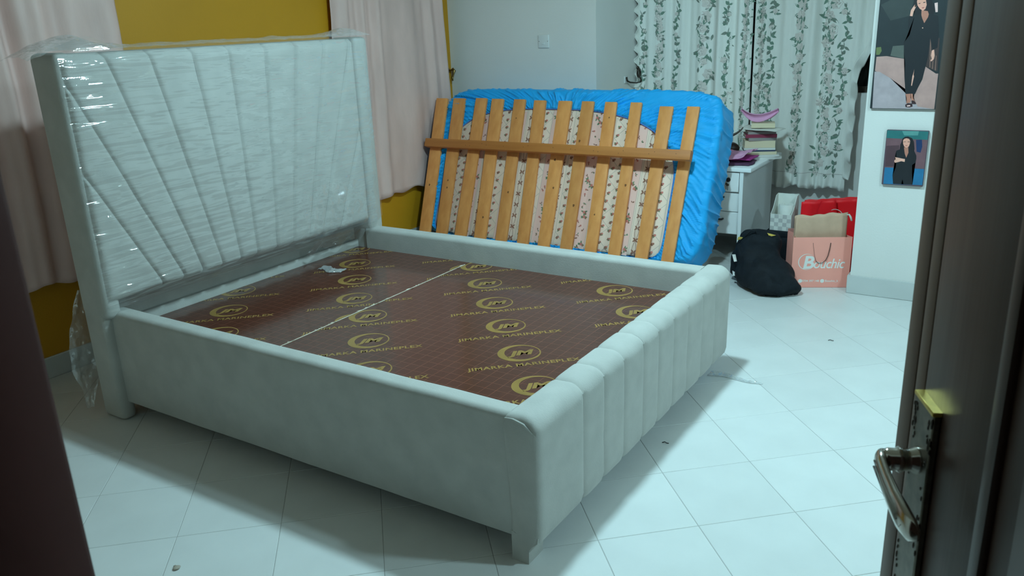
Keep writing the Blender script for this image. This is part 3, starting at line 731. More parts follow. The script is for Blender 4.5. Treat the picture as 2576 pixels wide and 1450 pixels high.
def bar_w(x, z): return (z - (bar_h(x)+0.046)*sin(AL))/cos(AL)
bm = bmesh.new(); vs = []
for x, zl, zh in ((-3.786, 0.713, 0.768), (-1.738, 0.728, 0.783)):
    h = bar_h(x); vs += [bm.verts.new(mt(x, bar_w(x, q), hh)) for q, hh in ((zl, h), (zh, h), (zh, h+0.046), (zl, h+0.046))]
for f in ((0, 1, 2, 3), (7, 6, 5, 4), (0, 4, 5, 1), (1, 5, 6, 2), (2, 6, 7, 3), (3, 7, 4, 0)): bm.faces.new([vs[i] for i in f])
bmesh.ops.bevel(bm, geom=bm.edges[:], offset=0.003, segments=2, affect='EDGES', profile=0.5)
cb = fin('cross_bar', bm, M['pine_bar'], SL, 40)
for x0, x1, zt, b0, b1 in slats:
    for q in (0.3, 0.7):
        if rnd.random() < 0.75 and x0 > -3.7:
            bm = bmesh.new(); fan(bm, blob_pts(x0 + (x1-x0)*q, bar_w(x0, 0.740 + 0.0073*(x0+3.786) + rnd.uniform(-0.012, 0.012)), 0.003, 3, 0.1, 8), lambda x, y, h: mt(x, y, bar_h(x) + 0.0465), 0)
            fin('nail_head', bm, M['knot'], cb)
bx('cross_bar', M['pine_bar'], SL, -3.70, -1.74, 0.0, 0.05, 0.0462, 0.088, 0.003, 2, MM)

# ------------------------------------------------------------------ curtains
def cloth(name, fn, nu, nv, m, parent=None, loc=None, thick=0.003):
    bm = bmesh.new(); grid(bm, fn, nu, nv)
    o = fin(name, bm, m, parent, True, loc)
    s = o.modifiers.new('thickness', 'SOLIDIFY'); s.thickness = thick; s.offset = 0
    return o
def pink_curtain(y0, y1, zb, zt, seed, label, xb, amp, nf, lean=0.0, edge=0.0):
    t = thing('window_curtain', label, 'curtain', (XL+0.06, (y0+y1)/2, zb), 'blush curtains on the yellow wall')
    def X(y, z, u):
        f = 0
        p = u*nf + 0.35*sin(u*9 + seed) + 0.10*nz(z*0.9, seed)*(1.6-z)
        f += sin(2*pi*p)*(0.75 + 0.25*sin(u*11+seed)) + 0.35*sin(4*pi*p + 1.1 + seed)
        f *= 0.55 + 0.45*min(1, (z)/1.5)
        f += 0.5*nz(u*5, z*1.6, seed) + 0.22*nz(u*16, z*7, seed+3)
        return xb + amp*f
    def fn(u, v):
        z = zb + (zt-zb)*v; y = y0 + (y1-y0)*u + lean*(1-v)*(0.5-u) + edge*nz(v*4, seed)*0.02
        zz = z + (0.012*sin(u*nf*2*pi+1) + 0.02*nz(u*4, seed) if v < 0.001 else 0)
        return (X(y, z, u), y, zz)
    cloth('curtain_panel', fn, 150, 70, M['pinkcurt'], t)
    bm = bmesh.new()
    def hem(u, v):
        z = zb + 0.045 + 0.004*v; return (X(0, z, u) + 0.0024, y0 + (y1-y0)*u + lean*(0.5-u), z)
    grid(bm, hem, 150, 1); fin('hem_stitch', bm, M['pinkcurt'], t, True)
    bm = bmesh.new(); tube(bm, [(XL+0.07, y0-0.08, zt+0.012), (XL+0.07, y1+0.06, zt+0.012)], 0.012, 12); fin('curtain_rod', bm, M['brass'], t, True)
pink_curtain(0.95, 2.47, 0.455, 2.34, 1.3, 'blush satin curtain on the yellow wall at the far left, behind the headboard', XL+0.064, 0.031, 6.8)
pink_curtain(3.95, 5.015, 0.415, 2.34, 4.1, 'blush satin curtain between the headboard and the blue mattress', XL+0.050, 0.021, 5.2, -0.2)

# ------------------------------------------------------------------ floral curtains in the bay
YC = 5.865
ridges = [(-2.52, 0.035, 0.030), (-2.40, 0.02, 0.012), (-2.24, 0.03, -0.012), (-2.0, 0.028, 0.034), (-1.905, 0.022, -0.028), (-1.80, 0.022, 0.030), (-1.73, 0.014, -0.020), (-1.62, 0.03, -0.012), (-1.50, 0.03, 0.016), (-1.372, 0.030, 0.036), (-1.30, 0.022, -0.018), (-1.19, 0.03, 0.022)]
def flo_y(x, z):
    s = x + 0.10*(1.4-z)*0.12
    y = 0
    for c, wd, a in ridges: y -= a*exp(-((s-c)/wd)**2)
    y += 0.010*sin(s*42 + 0.6*z) + 0.005*sin(s*95 + z) + 0.006*nz(s*6, z*2.2)
    if z < 0.47: y += (0.47-z)/0.11*0.014*sin(s*120)
    return YC + y
def flo(label, x0, x1f, z0, decor):
    t = thing('floral_curtain', label, 'curtain', ((x0+x1f(1.3))/2, YC, z0), 'floral curtains in the bay window')
    def S(u, z): return x0 + (x1f(z)-x0)*u
    def fn(u, v):
        z = z0 + (2.36-z0)*v; x = S(u, z)
        zz = z + (0.014*sin(x*30) + 0.010*nz(x*12) if v < 0.0001 else 0)
        return (x, flo_y(x, z), zz)
    p = cloth('curtain_panel', fn, 170, 80, M['flocurt'], t)
    bm = bmesh.new()
    def P(x, z, h=0.0): return (x, flo_y(x, z) - 0.0022 - h, z)
    def leaf(x, z, a, l, wd, mi, h): fan(bm, leaf_pts(x, z, a, l, wd, 4), P, mi, h)
    def rose(x, z, r):
        ph = rnd.random()*6
        for _ in range(3): leaf(x + 0.4*r*rnd.uniform(-1, 1), z + 0.4*r*rnd.uniform(-1, 1), rnd.random()*6.3, r*1.8, r*0.38, rnd.choice((0, 0, 1)), 0.0001)
        fan(bm, blob_pts(x, z, r, 6, 0.14, 18, ph), P, 2, 0.0003)
        for q in range(5):
            a = ph + q*1.3; fan(bm, leaf_pts(x + 0.45*r*cos(a), z + 0.45*r*sin(a), a+1.7, r*0.7, r*0.14, 3), P, 3, 0.0005)
        fan(bm, blob_pts(x, z, r*0.42, 5, 0.2, 12, ph+1), P, 4, 0.0005); fan(bm, blob_pts(x + r*0.05, z, r*0.2, 3, 0.3, 9, ph), P, 3, 0.0006)
    for kind, cx, hw in decor:
        z = z0 + 0.11
        while z < 2.3:
            if kind == 'rose':
                r = rnd.uniform(0.028, 0.042)*min(1, hw/0.055 + 0.25)
                x = cx + rnd.uniform(-1, 1)*max(0.004, hw-r*0.7)
                rose(x, z, r)
                for _ in range(5):
                    xx = cx + rnd.uniform(-1, 1)*hw; zz = z + rnd.uniform(-0.05, 0.05)
                    leaf(xx, zz, rnd.choice((1.0, 1.3, 2.1, 0.6, 4.4)) + rnd.uniform(-0.4, 0.4), rnd.uniform(0.026, 0.055), rnd.uniform(0.004, 0.010), rnd.choice((0, 0, 1)), 0.0002)
                if rnd.random() < 0.6: rose(cx + rnd.uniform(-1, 1)*hw*0.9, z + 0.035, 0.014)
                z += r*1.7 + 0.022
            else:
                x = cx + 0.012*sin(z*17 + cx*30)
                for _ in range(3): leaf(x, z, rnd.uniform(0, 6.3), rnd.uniform(0.024, 0.044), rnd.uniform(0.006, 0.012), rnd.choice((0, 0, 1)), 0.0002)
                leaf(x, z-0.01, 1.57 + rnd.uniform(-0.5, 0.5), 0.045, 0.003, 1, 0.0001)
                if rnd.random() < 0.35: rose(x + rnd.uniform(-0.02, 0.02), z + 0.02, rnd.uniform(0.014, 0.022))
                z += rnd.uniform(0.034, 0.058)
    o = fin('flower_print', bm, [M['f_leaf'], M['f_leaf_dk'], M['f_rose'], M['f_rose_dk'], M['f_rose_lt']], p, recalc=False); o['kind'] = 'stuff'
    bm = bmesh.new()
    def hemline(u, v): x = S(u, z0+0.105); return (x, flo_y(x, z0+0.105) - 0.003, z0 + 0.103 + 0.003*v)
    grid(bm, hemline, 170, 1); fin('ruffle_seam', bm, M['f_rose_dk'], t, True)
    return t, S
tl, _ = flo('floral cotton curtain behind the blue mattress, left half of the bay window', -2.640, lambda z: -1.778, 0.36, [('vine', -2.585, 0.02), ('rose', -2.463, 0.028), ('vine', -2.33, 0.02), ('rose', -2.11, 0.058), ('vine', -1.95, 0.02), ('rose', -1.82, 0.02)])
tr_, SR = flo('floral cotton curtain with ruffled hem above the shopping bags', -1.764, lambda z: -1.095 + 0.105/(1+exp(-(z-1.26)*28)), 0.36, [('rose', -1.715, 0.028), ('vine', -1.645, 0.02), ('rose', -1.455, 0.026), ('rose', -1.262, 0.056), ('vine', -1.165, 0.018)])
# lace edging down the outer side of each curtain
def lace(u, v):
    z = 0.45 + 1.9*v; x = -1.092 + 0.105/(1+exp(-(z-1.26)*28)); e = 0.04*u
    return (x - 0.015 + e, YC - 0.03 + 0.03*sin(z*38)*u + 0.03*u, z - 0.03*u + 0.012*sin(z*60)*u)
cloth('side_frill', lace, 8, 140, M['flocurt'], tr_)
def lace2(u, v):
    z = 0.45 + 1.9*v; return (-2.628 + 0.016*sin(z*70)*u, YC - 0.05*u + 0.012*sin(z*90)*u, z)
cloth('side_frill', lace2, 8, 150, M['flocurt'], tl)
t = thing('bay_curtain_rod', 'dark rod carrying the floral curtains across the bay window', 'curtain rod', (-1.72, YC, 2.385))
bm = bmesh.new(); tube(bm, [(XA+0.002, YC, 2.375), (XR-0.002, YC, 2.375)], 0.012, 12); fin('rod', bm, M['dkmetal'], t, True)
for x in (XA, XR-0.016): bx('rod_bracket', M['dkmetal'], t, x, x+0.016, YC-0.02, YC+0.02, 2.35, 2.40, 0.003)

# ------------------------------------------------------------------ tie-back hooks, switch
t = thing('tieback_hook', 'brass curtain tie-back hook in the yellow and white corner above the mattress', 'hook', (XL, 5.15, 1.19))
bm = bmesh.new(); lathe(bm, (XL, 5.15, 1.215), [(0.018, 0.0), (0.018, 0.004), (0.007, 0.010), (0.007, 0.03)], 14, 'x'); fin('hook_rose', bm, M['brass'], t, 40)
bm = bmesh.new(); tube(bm, [(XL+0.03, 5.15, 1.215), (XL+0.045, 5.152, 1.225), (XL+0.058, 5.15, 1.212), (XL+0.05, 5.146, 1.185), (XL+0.042, 5.142, 1.16), (XL+0.05, 5.136, 1.14)], [0.007, 0.011, 0.013, 0.008, 0.009, 0.005], 10); fin('hook_arm', bm, M['brass'], t, True)
t = thing('tieback_hook', 'dark metal tie-back hook with ring beside the floral curtain', 'hook', (XA, 5.70, 1.1))
bx('hook_plate', M['white_pl'], t, XA, XA+0.010, 5.632, 5.668, 1.085, 1.135, 0.002)
bm = bmesh.new(); tube(bm, [(XA+0.012, 5.65, 1.128), (XA+0.02, 5.652, 1.10), (XA+0.03, 5.68, 1.088), (XA+0.05, 5.74, 1.080), (XA+0.06, 5.80, 1.082)], [0.008, 0.007, 0.006, 0.005, 0.005], 8); fin('hook_arm', bm, M['dkmetal'], t, True)
bm = bmesh.new()
pts = [(XA+0.055 + 0.004*sin(a), 5.775 + 0.022*cos(a) - 0.010*sin(a), 1.150 + 0.030*sin(a)) for a in [2*pi*q/20 for q in range(21)]]
tube(bm, pts, 0.008, 8, False); tube(bm, [(XA+0.055, 5.79, 1.122), (XA+0.058, 5.81, 1.10), (XA+0.06, 5.805, 1.083)], 0.006, 8)
ell(bm, (XA+0.055, 5.757, 1.186), (0.012, 0.016, 0.014), 10, 8)
fin('hook_ring', bm, M['dkmetal'], t, True)
t = thing('light_switch', 'small square white wall switch on the white back wall', 'switch', (-3.05, YP, 1.36))
bx('face_plate', M['white_pl'], t, -3.094, -3.006, YP-0.010, YP, 1.362, 1.452, 0.005, 3)
bx('rocker', M['white_pl'], t, -3.063, -3.037, YP-0.0135, YP-0.009, 1.385, 1.402, 0.002, 2)
for x in (-3.085, -3.015): bx('screw', M['plate'], t, x-0.0025, x+0.0025, YP-0.0112, YP-0.009, 1.4055, 1.4105, 0.001, 1)

# ------------------------------------------------------------------ portraits on the near wall
PC = {'foliage': (70, 92, 90), 'green': (80, 110, 70), 'haze': (40, 58, 60), 'stone': (148, 142, 140), 'path': (140, 156, 166), 'rail_dark': (52, 50, 52), 'pale': (190, 190, 190), 'bar': (110, 100, 92), 'black': (16, 26, 34), 'skin': (196, 172, 158),
      'skin2': (150, 120, 105), 'hair': (16, 20, 28), 'face': (186, 160, 145), 'lip': (150, 90, 85), 'shoe': (45, 34, 40), 'button': (190, 180, 160), 'teal': (30, 108, 112), 'teal_light': (70, 145, 145), 'brown': (92, 80, 90), 'brown_dark': (66, 56, 66), 'navy': (14, 48, 96), 'blue': (24, 108, 156)}
def portrait(label, x0, x1, z0, z1, base, polys, loc):
    t = thing('canvas_portrait', label, 'picture', loc, 'canvas portraits on the wall')
    bx('canvas', mat('canvas_base', lit(*base), 0.55, var=0.15, scale=12), t, x0, x1, YR-0.021, YR, z0, z1, 0.002, 1)
    bm = bmesh.new(); names = []
    for k, (n, pts) in enumerate(polys):
        if n not in names: names.append(n)
        vs = [bm.verts.new((min(x1-0.002, max(x0+0.002, x)), YR - 0.0212 - 0.00008*(k+1), min(z1-0.002, max(z0+0.002, z)))) for x, z in pts]
        bm.faces.new(vs).material_index = names.index(n)
    bmesh.ops.triangulate(bm, faces=bm.faces[:])
    fin('picture_print', bm, [mat('print_'+n, lit(*PC[n]), 0.5, var=0.12 if n not in ('face', 'lip', 'black', 'hair') else 0.03, scale=22) for n in names], t, recalc=False)
P1=[
('foliage',[(-0.704, 1.351), (-0.652, 1.354), (-0.644, 1.288), (-0.711, 1.304)]),
('green',[(-0.783, 1.345), (-0.76, 1.348), (-0.755, 1.328), (-0.764, 1.309), (-0.78, 1.309)]),
('haze',[(-0.779, 1.554), (-0.737, 1.575), (-0.627, 1.57), (-0.641, 1.495), (-0.727, 1.476)]),
('stone',[(-0.777, 1.299), (-0.729, 1.302), (-0.638, 1.286), (-0.623, 1.133), (-0.699, 1.185), (-0.778, 1.229)]),
('path',[(-0.78, 1.225), (-0.756, 1.224), (-0.7, 1.191), (-0.623, 1.135), (-0.568, 1.066), (-0.484, 1.037), (-0.774, 1.032)]),
('stone',[(-0.542, 1.248), (-0.492, 1.214), (-0.481, 1.214), (-0.48, 1.037), (-0.558, 1.05), (-0.581, 1.09), (-0.579, 1.11), (-0.55, 1.185)]),
('rail_dark',[(-0.546, 1.386), (-0.493, 1.385), (-0.486, 1.224), (-0.542, 1.248)]),
('pale',[(-0.534, 1.551), (-0.52, 1.554), (-0.515, 1.509), (-0.525, 1.508)]),
('bar',[(-0.535, 1.386), (-0.531, 1.386), (-0.52, 1.244), (-0.524, 1.244)]),
('bar',[(-0.513, 1.278), (-0.51, 1.278), (-0.508, 1.236), (-0.512, 1.238)]),
('bar',[(-0.501, 1.301), (-0.498, 1.301), (-0.494, 1.228), (-0.498, 1.23)]),
('black',[(-0.654, 1.373), (-0.631, 1.404), (-0.535, 1.386), (-0.536, 1.294), (-0.544, 1.232), (-0.554, 1.181), (-0.576, 1.113), (-0.621, 1.113), (-0.634, 1.193), (-0.638, 1.264), (-0.65, 1.327)]),
('skin',[(-0.592, 1.236), (-0.593, 1.209), (-0.59, 1.201), (-0.595, 1.154), (-0.599, 1.154), (-0.598, 1.201), (-0.596, 1.209)]),
('black',[(-0.641, 1.495), (-0.618, 1.491), (-0.605, 1.5), (-0.588, 1.512), (-0.552, 1.505), (-0.511, 1.489), (-0.5, 1.408), (-0.498, 1.339), (-0.519, 1.328), (-0.528, 1.355), (-0.535, 1.385), (-0.584, 1.368), (-0.65, 1.371), (-0.631, 1.404), (-0.643, 1.446), (-0.644, 1.476)]),
('hair',[(-0.628, 1.548), (-0.628, 1.585), (-0.608, 1.595), (-0.572, 1.593), (-0.548, 1.566), (-0.529, 1.521), (-0.533, 1.499), (-0.552, 1.503), (-0.567, 1.519), (-0.588, 1.508), (-0.604, 1.494), (-0.619, 1.498), (-0.619, 1.528)]),
('skin2',[(-0.589, 1.52), (-0.56, 1.515), (-0.554, 1.5), (-0.556, 1.486), (-0.57, 1.458), (-0.581, 1.48), (-0.587, 1.497)]),
('face',[(-0.614, 1.562), (-0.611, 1.58), (-0.596, 1.585), (-0.577, 1.579), (-0.568, 1.545), (-0.572, 1.526), (-0.582, 1.517), (-0.598, 1.528), (-0.609, 1.543)]),
('hair',[(-0.606, 1.553), (-0.597, 1.555), (-0.597, 1.552), (-0.605, 1.55)]),
('hair',[(-0.585, 1.558), (-0.575, 1.559), (-0.575, 1.556), (-0.584, 1.554)]),
('lip',[(-0.59, 1.532), (-0.579, 1.535), (-0.578, 1.531), (-0.585, 1.528)]),
('skin',[(-0.639, 1.495), (-0.637, 1.522), (-0.63, 1.535), (-0.622, 1.548), (-0.62, 1.547), (-0.621, 1.536), (-0.615, 1.543), (-0.615, 1.538), (-0.624, 1.514), (-0.627, 1.493)]),
('skin',[(-0.522, 1.326), (-0.512, 1.331), (-0.506, 1.301), (-0.508, 1.284), (-0.519, 1.273), (-0.523, 1.278), (-0.518, 1.286), (-0.523, 1.302)]),
('skin2',[(-0.621, 1.112), (-0.598, 1.114), (-0.593, 1.07), (-0.612, 1.065), (-0.613, 1.09)]),
('skin2',[(-0.597, 1.114), (-0.587, 1.114), (-0.584, 1.094), (-0.572, 1.072), (-0.589, 1.072)]),
('shoe',[(-0.617, 1.058), (-0.605, 1.066), (-0.585, 1.065), (-0.581, 1.05), (-0.595, 1.045), (-0.614, 1.046)]),
('shoe',[(-0.59, 1.079), (-0.58, 1.081), (-0.566, 1.066), (-0.568, 1.062), (-0.586, 1.063)]),
('pale',[(-0.609, 1.055), (-0.594, 1.057), (-0.592, 1.051), (-0.607, 1.049)]),
('button',[(-0.578, 1.437), (-0.574, 1.439), (-0.572, 1.435), (-0.575, 1.432)]),
]
P2=[
('teal',[(-0.69, 0.929), (-0.493, 0.93), (-0.493, 0.882), (-0.69, 0.884)]),
('teal_light',[(-0.618, 0.923), (-0.539, 0.927), (-0.541, 0.903), (-0.606, 0.901)]),
('brown',[(-0.69, 0.884), (-0.493, 0.882), (-0.491, 0.732), (-0.684, 0.729)]),
('brown_dark',[(-0.688, 0.843), (-0.625, 0.849), (-0.618, 0.779), (-0.633, 0.736), (-0.683, 0.733)]),
('navy',[(-0.548, 0.88), (-0.52, 0.882), (-0.515, 0.846), (-0.52, 0.815), (-0.539, 0.819)]),
('blue',[(-0.684, 0.729), (-0.492, 0.731), (-0.49, 0.646), (-0.683, 0.64)]),
('hair',[(-0.612, 0.885), (-0.601, 0.894), (-0.587, 0.896), (-0.567, 0.888), (-0.557, 0.87), (-0.55, 0.834), (-0.551, 0.819), (-0.574, 0.817), (-0.598, 0.816), (-0.621, 0.818), (-0.62, 0.851), (-0.616, 0.865)]),
('black',[(-0.636, 0.82), (-0.618, 0.828), (-0.6, 0.834), (-0.581, 0.833), (-0.551, 0.824), (-0.538, 0.799), (-0.536, 0.783), (-0.538, 0.762), (-0.553, 0.749), (-0.55, 0.71), (-0.546, 0.7), (-0.541, 0.645), (-0.584, 0.644), (-0.592, 0.673), (-0.595, 0.644), (-0.635, 0.643), (-0.642, 0.688), (-0.637, 0.712), (-0.63, 0.731), (-0.63, 0.755), (-0.639, 0.778), (-0.64, 0.794)]),
('skin2',[(-0.601, 0.839), (-0.581, 0.842), (-0.577, 0.812), (-0.585, 0.785), (-0.594, 0.806)]),
('face',[(-0.609, 0.875), (-0.604, 0.883), (-0.594, 0.887), (-0.581, 0.884), (-0.575, 0.874), (-0.575, 0.859), (-0.579, 0.844), (-0.589, 0.837), (-0.6, 0.843), (-0.607, 0.857)]),
('hair',[(-0.605, 0.868), (-0.595, 0.869), (-0.595, 0.867), (-0.605, 0.866)]),
('hair',[(-0.587, 0.869), (-0.577, 0.87), (-0.576, 0.867), (-0.586, 0.867)]),
('lip',[(-0.596, 0.85), (-0.585, 0.851), (-0.587, 0.847), (-0.594, 0.847)]),
('skin',[(-0.638, 0.786), (-0.626, 0.784), (-0.609, 0.781), (-0.59, 0.778), (-0.59, 0.763), (-0.607, 0.766), (-0.623, 0.76), (-0.635, 0.756), (-0.641, 0.762), (-0.64, 0.771), (-0.634, 0.774)]),
]

portrait('tall canvas photograph of a standing person in black with one hand raised', -0.786, -0.30, 1.036, 1.75, (22, 38, 44), P1, (-0.54, YR, 1.036))
portrait('small canvas photograph of a person in black with folded arms', -0.692, -0.492, 0.637, 0.927, (70, 70, 85), P2, (-0.59, YR, 0.637))

# ------------------------------------------------------------------ desk and what lies on it
DK = thing('desk', 'white laminate desk with three drawers behind the mattress', 'desk', (-1.95, 5.45, 0))
bx('worktop', M['white_lam'], DK, -2.50, -1.51, 5.09, 5.79, 0.584, 0.610, 0.003)
bx('side_panel', M['grey_lam'], DK, -1.582, -1.560, 5.105, 5.765, 0.0, 0.584, 0.001, 1)
bx('panel_edge', M['white_lam'], DK, -1.5825, -1.5595, 5.100, 5.106, 0.0, 0.584)
bx('side_panel', M['white_lam'], DK, -2.48, -2.458, 5.105, 5.765, 0.0, 0.584, 0.001, 1)
bx('drawer_case', M['white_lam'], DK, -2.02, -1.583, 5.130, 5.72, 0.165, 0.578)
def drawer(z0, z1, hz, y):
    d = bx('drawer', M['white_lam'], DK, -2.015, -1.588, y, 5.140, z0, z1, 0.002, 1)
    bm = bmesh.new(); tube(bm, [(-1.815, y, hz), (-1.812, y-0.018, hz), (-1.80, y-0.024, hz), (-1.70, y-0.024, hz), (-1.688, y-0.018, hz), (-1.685, y, hz)], 0.0065, 8); fin('handle', bm, M['black_pl'], d, True)
    return d
d0 = drawer(0.452, 0.576, 0.512, 5.102); drawer(0.320, 0.440, 0.412, 5.115); drawer(0.170, 0.314, 0.268, 5.115)
bm = bmesh.new(); lathe(bm, (-1.655, 5.102, 0.530), [(0.014, 0.0), (0.014, -0.006), (0.008, -0.008), (0.008, -0.012)], 16, 'y'); fin('lock', bm, M['black_pl'], d0, 40)
KY = thing('key_bunch', 'small bunch of keys hanging from the top drawer lock', 'keys', (-1.655, 5.086, 0.49))
bm = bmesh.new(); box(bm, -1.662, -1.648, 5.082, 5.086, 0.518, 0.540, 0.001, 1); box(bm, -1.657, -1.653, 5.086, 5.098, 0.527, 0.533); fin('key', bm, M['black_pl'], KY)
for dx, dz in ((-0.004, 0.0), (0.005, -0.006)):
    bm = bmesh.new(); lathe(bm, (-1.658+dx, 5.083, 0.505+dz), [(0.008, 0), (0.008, 0.002)], 12, 'y'); box(bm, -1.660+dx, -1.656+dx, 5.083, 5.085, 0.470+dz, 0.498+dz); fin('key', bm, M['plate'], KY)
CB = thing('charging_cable', 'thin black cable looped over the front edge of the desk', 'cable', (-1.75, 5.09, 0.56))
bm = bmesh.new(); tube(bm, [(-1.775, 5.13, 0.615), (-1.772, 5.088, 0.615), (-1.770, 5.083, 0.59), (-1.758, 5.082, 0.556), (-1.745, 5.082, 0.562), (-1.748, 5.082, 0.590), (-1.764, 5.083, 0.598)], 0.0028, 6); fin('cable_loop', bm, M['black_pl'], CB, True)
# books: every one its own thing
def book(label, cover, z0, h, cx, cy, lx, ly, rot, soft=True):
    t = thing('book', label, 'book', (cx, cy, z0), 'books stacked on the desk'); R_ = Matrix.Translation((cx, cy, z0)) @ Matrix.Rotation(radians(rot), 4, 'Z')
    c = min(0.003, h*0.15)
    bx('page_block', M['page'], t, -lx/2+0.003, lx/2-0.003, -ly/2+0.003, ly/2-0.004, c, h-c, mw=R_)
    bx('cover', cover, t, -lx/2, lx/2, -ly/2, ly/2, 0, c, mw=R_); bx('cover', cover, t, -lx/2, lx/2, -ly/2, ly/2, h-c, h, mw=R_)
    bx('spine', cover, t, -lx/2, lx/2, -ly/2-0.001, -ly/2+0.002, 0, h, mw=R_)
BK = [('thin white magazine at the bottom of the book stack', 'cover_white', 0.016, 0.215, 0.17, 38, 0.01, 0.0), ('white magazine with grey pages, second from the bottom of the stack', 'cover_white', 0.014, 0.205, 0.165, 30, 0.005, 0.0), ('cream softback low in the book stack', 'cover_cream', 0.020, 0.19, 0.15, 27, 0.0, 0.0),
      ('thin navy notebook in the middle of the stack', 'cover_navy', 0.010, 0.20, 0.15, 24, -0.01, 0.0), ('white softback lying on the navy notebook', 'cover_white', 0.014, 0.20, 0.15, 22, -0.01, 0.0), ('thick cream book in the middle of the stack', 'cover_cream', 0.046, 0.195, 0.145, 24, -0.012, 0.0),
      ('grey brown book lying on the thick cream one', 'cover_grey', 0.020, 0.18, 0.14, 28, 0.0, 0.0), ('wine red book high in the stack', 'cover_wine', 0.022, 0.20, 0.15, 24, -0.006, 0.0), ('pale grey book above the wine red one', 'cover_grey', 0.016, 0.18, 0.14, 26, -0.004, 0.0), ('dark brown book under the loose white sheets', 'cover_brown', 0.010, 0.185, 0.14, 25, -0.006, 0.0)]
z = 0.6105
for lab, cv, h, lx, ly, rot, ox, oy in BK:
    book(lab, M[cv], z, h, -1.585+ox, 5.52+oy, lx, ly, rot); z += h + 0.0004
ZB = z
t = thing('loose_paper', 'loose white sheets sticking out at the top of the book stack', 'paper', (-1.59, 5.52, ZB))
cloth('sheet', lambda u, v: (-1.72 + 0.27*u + 0.02*v, 5.44 + 0.17*v - 0.06*u, ZB + 0.003 + 0.012*abs(u-0.5)*sin(u*3+v) + 0.004*v), 16, 10, M['paper'], t, thick=0.002)
book('small beige book on top of the loose sheets', M['cover_cream'], ZB+0.012, 0.030, -1.575, 5.525, 0.15, 0.11, 18)
CP = thing('pink_visor', 'pale pink curved sun visor resting on top of the book stack', 'visor', (-1.59, 5.50, ZB+0.04))
def visor(u, v):
    a = (u-0.5)*2; b = ZB + 0.050 + 0.066*a*a
    return (-1.600 + 0.122*a, 5.47 + 0.05*a*a - 0.012*v + 0.02*sin(pi*v), b + (0.052 - 0.030*a*a)*v)
cloth('brim', visor, 26, 10, M['pinkcloth'], CP, thick=0.004)
bm = bmesh.new(); tube(bm, [(-1.60 + 0.124*a, 5.515 + 0.045*(1-a*a), ZB + 0.053 + 0.066*a*a) for a in [q/8-1 for q in range(17)]], 0.006, 8); fin('band', bm, M['pinkcloth'], CP, True)
t = thing('plum_scarf', 'dark plum cloth folded flat at the front of the desk under the pink cloth', 'cloth', (-1.68, 5.24, 0.611))
cloth('fold', lambda u, v: (-1.86 + 0.31*u + 0.012*sin(v*5), 5.125 + 0.21*v + 0.04*u + 0.01*sin(u*9), 0.615 + 0.020*(sin(pi*u)*sin(pi*v))**0.35 + 0.004*nz(u*6, v*6)), 26, 18, M['plum'], t, thick=0.005)
t = thing('magenta_cloth', 'magenta cloth lying between the plum scarf and the pink cloth', 'cloth', (-1.66, 5.30, 0.64))
cloth('fold', lambda u, v: (-1.84 + 0.285*u, 5.17 + 0.20*v + 0.04*u, 0.641 + 0.014*(sin(pi*u)*sin(pi*v))**0.35 + 0.004*nz(u*7, v*5, 3)), 24, 16, M['magenta'], t, thick=0.004)
t = thing('pink_cloth', 'pale pink cloth draped over the front edge of the desk pile', 'cloth', (-1.72, 5.26, 0.66))
def pcl(u, v):
    x = -1.835 + 0.255*u + 0.02*v; y = 5.108 + 0.25*v + 0.03*u
    zz = 0.673 + 0.014*nz(u*5, v*5, 9) + 0.020*max(0, u-0.72)*3 - (0.022*(0.28-v)/0.28*(1-0.5*abs(u-0.45)) if v < 0.28 else 0)
    return (x, y, zz)
cloth('drape', pcl, 30, 24, M['pinkcloth'], t, thick=0.004)
t = thing('leather_shoulder_bag', 'dark brown leather bag with its strap up against the books', 'bag', (-1.80, 5.48, 0.61))
bm = bmesh.new(); ell(bm, (-1.83, 5.47, 0.668), (0.085, 0.06, 0.055)); ell(bm, (-1.755, 5.46, 0.665), (0.05, 0.05, 0.05)); ell(bm, (-1.90, 5.50, 0.665), (0.08, 0.06, 0.052)); bm = remesh(bm, 0.010, 5)
for v in bm.verts: v.co += Vector((nz(v.co.x*25, v.co.z*25), nz(v.co.y*25, v.co.x*30, 2), nz(v.co.z*25, v.co.x*20, 5)))*0.008
fin('body', bm, M['brown_leather'], t, True)
def strap(u, v): return (-1.815 + 0.135*u, 5.445 - 0.02*u + 0.03*(v-0.5), 0.715 + 0.10*u + 0.014*(v-0.5) + 0.006*sin(u*6))
cloth('strap', strap, 14, 3, M['brown_leather'], t, thick=0.004)
bx('clasp', M['kraft'], t, -1.785, -1.772, 5.398, 5.404, 0.665, 0.690, 0.002)

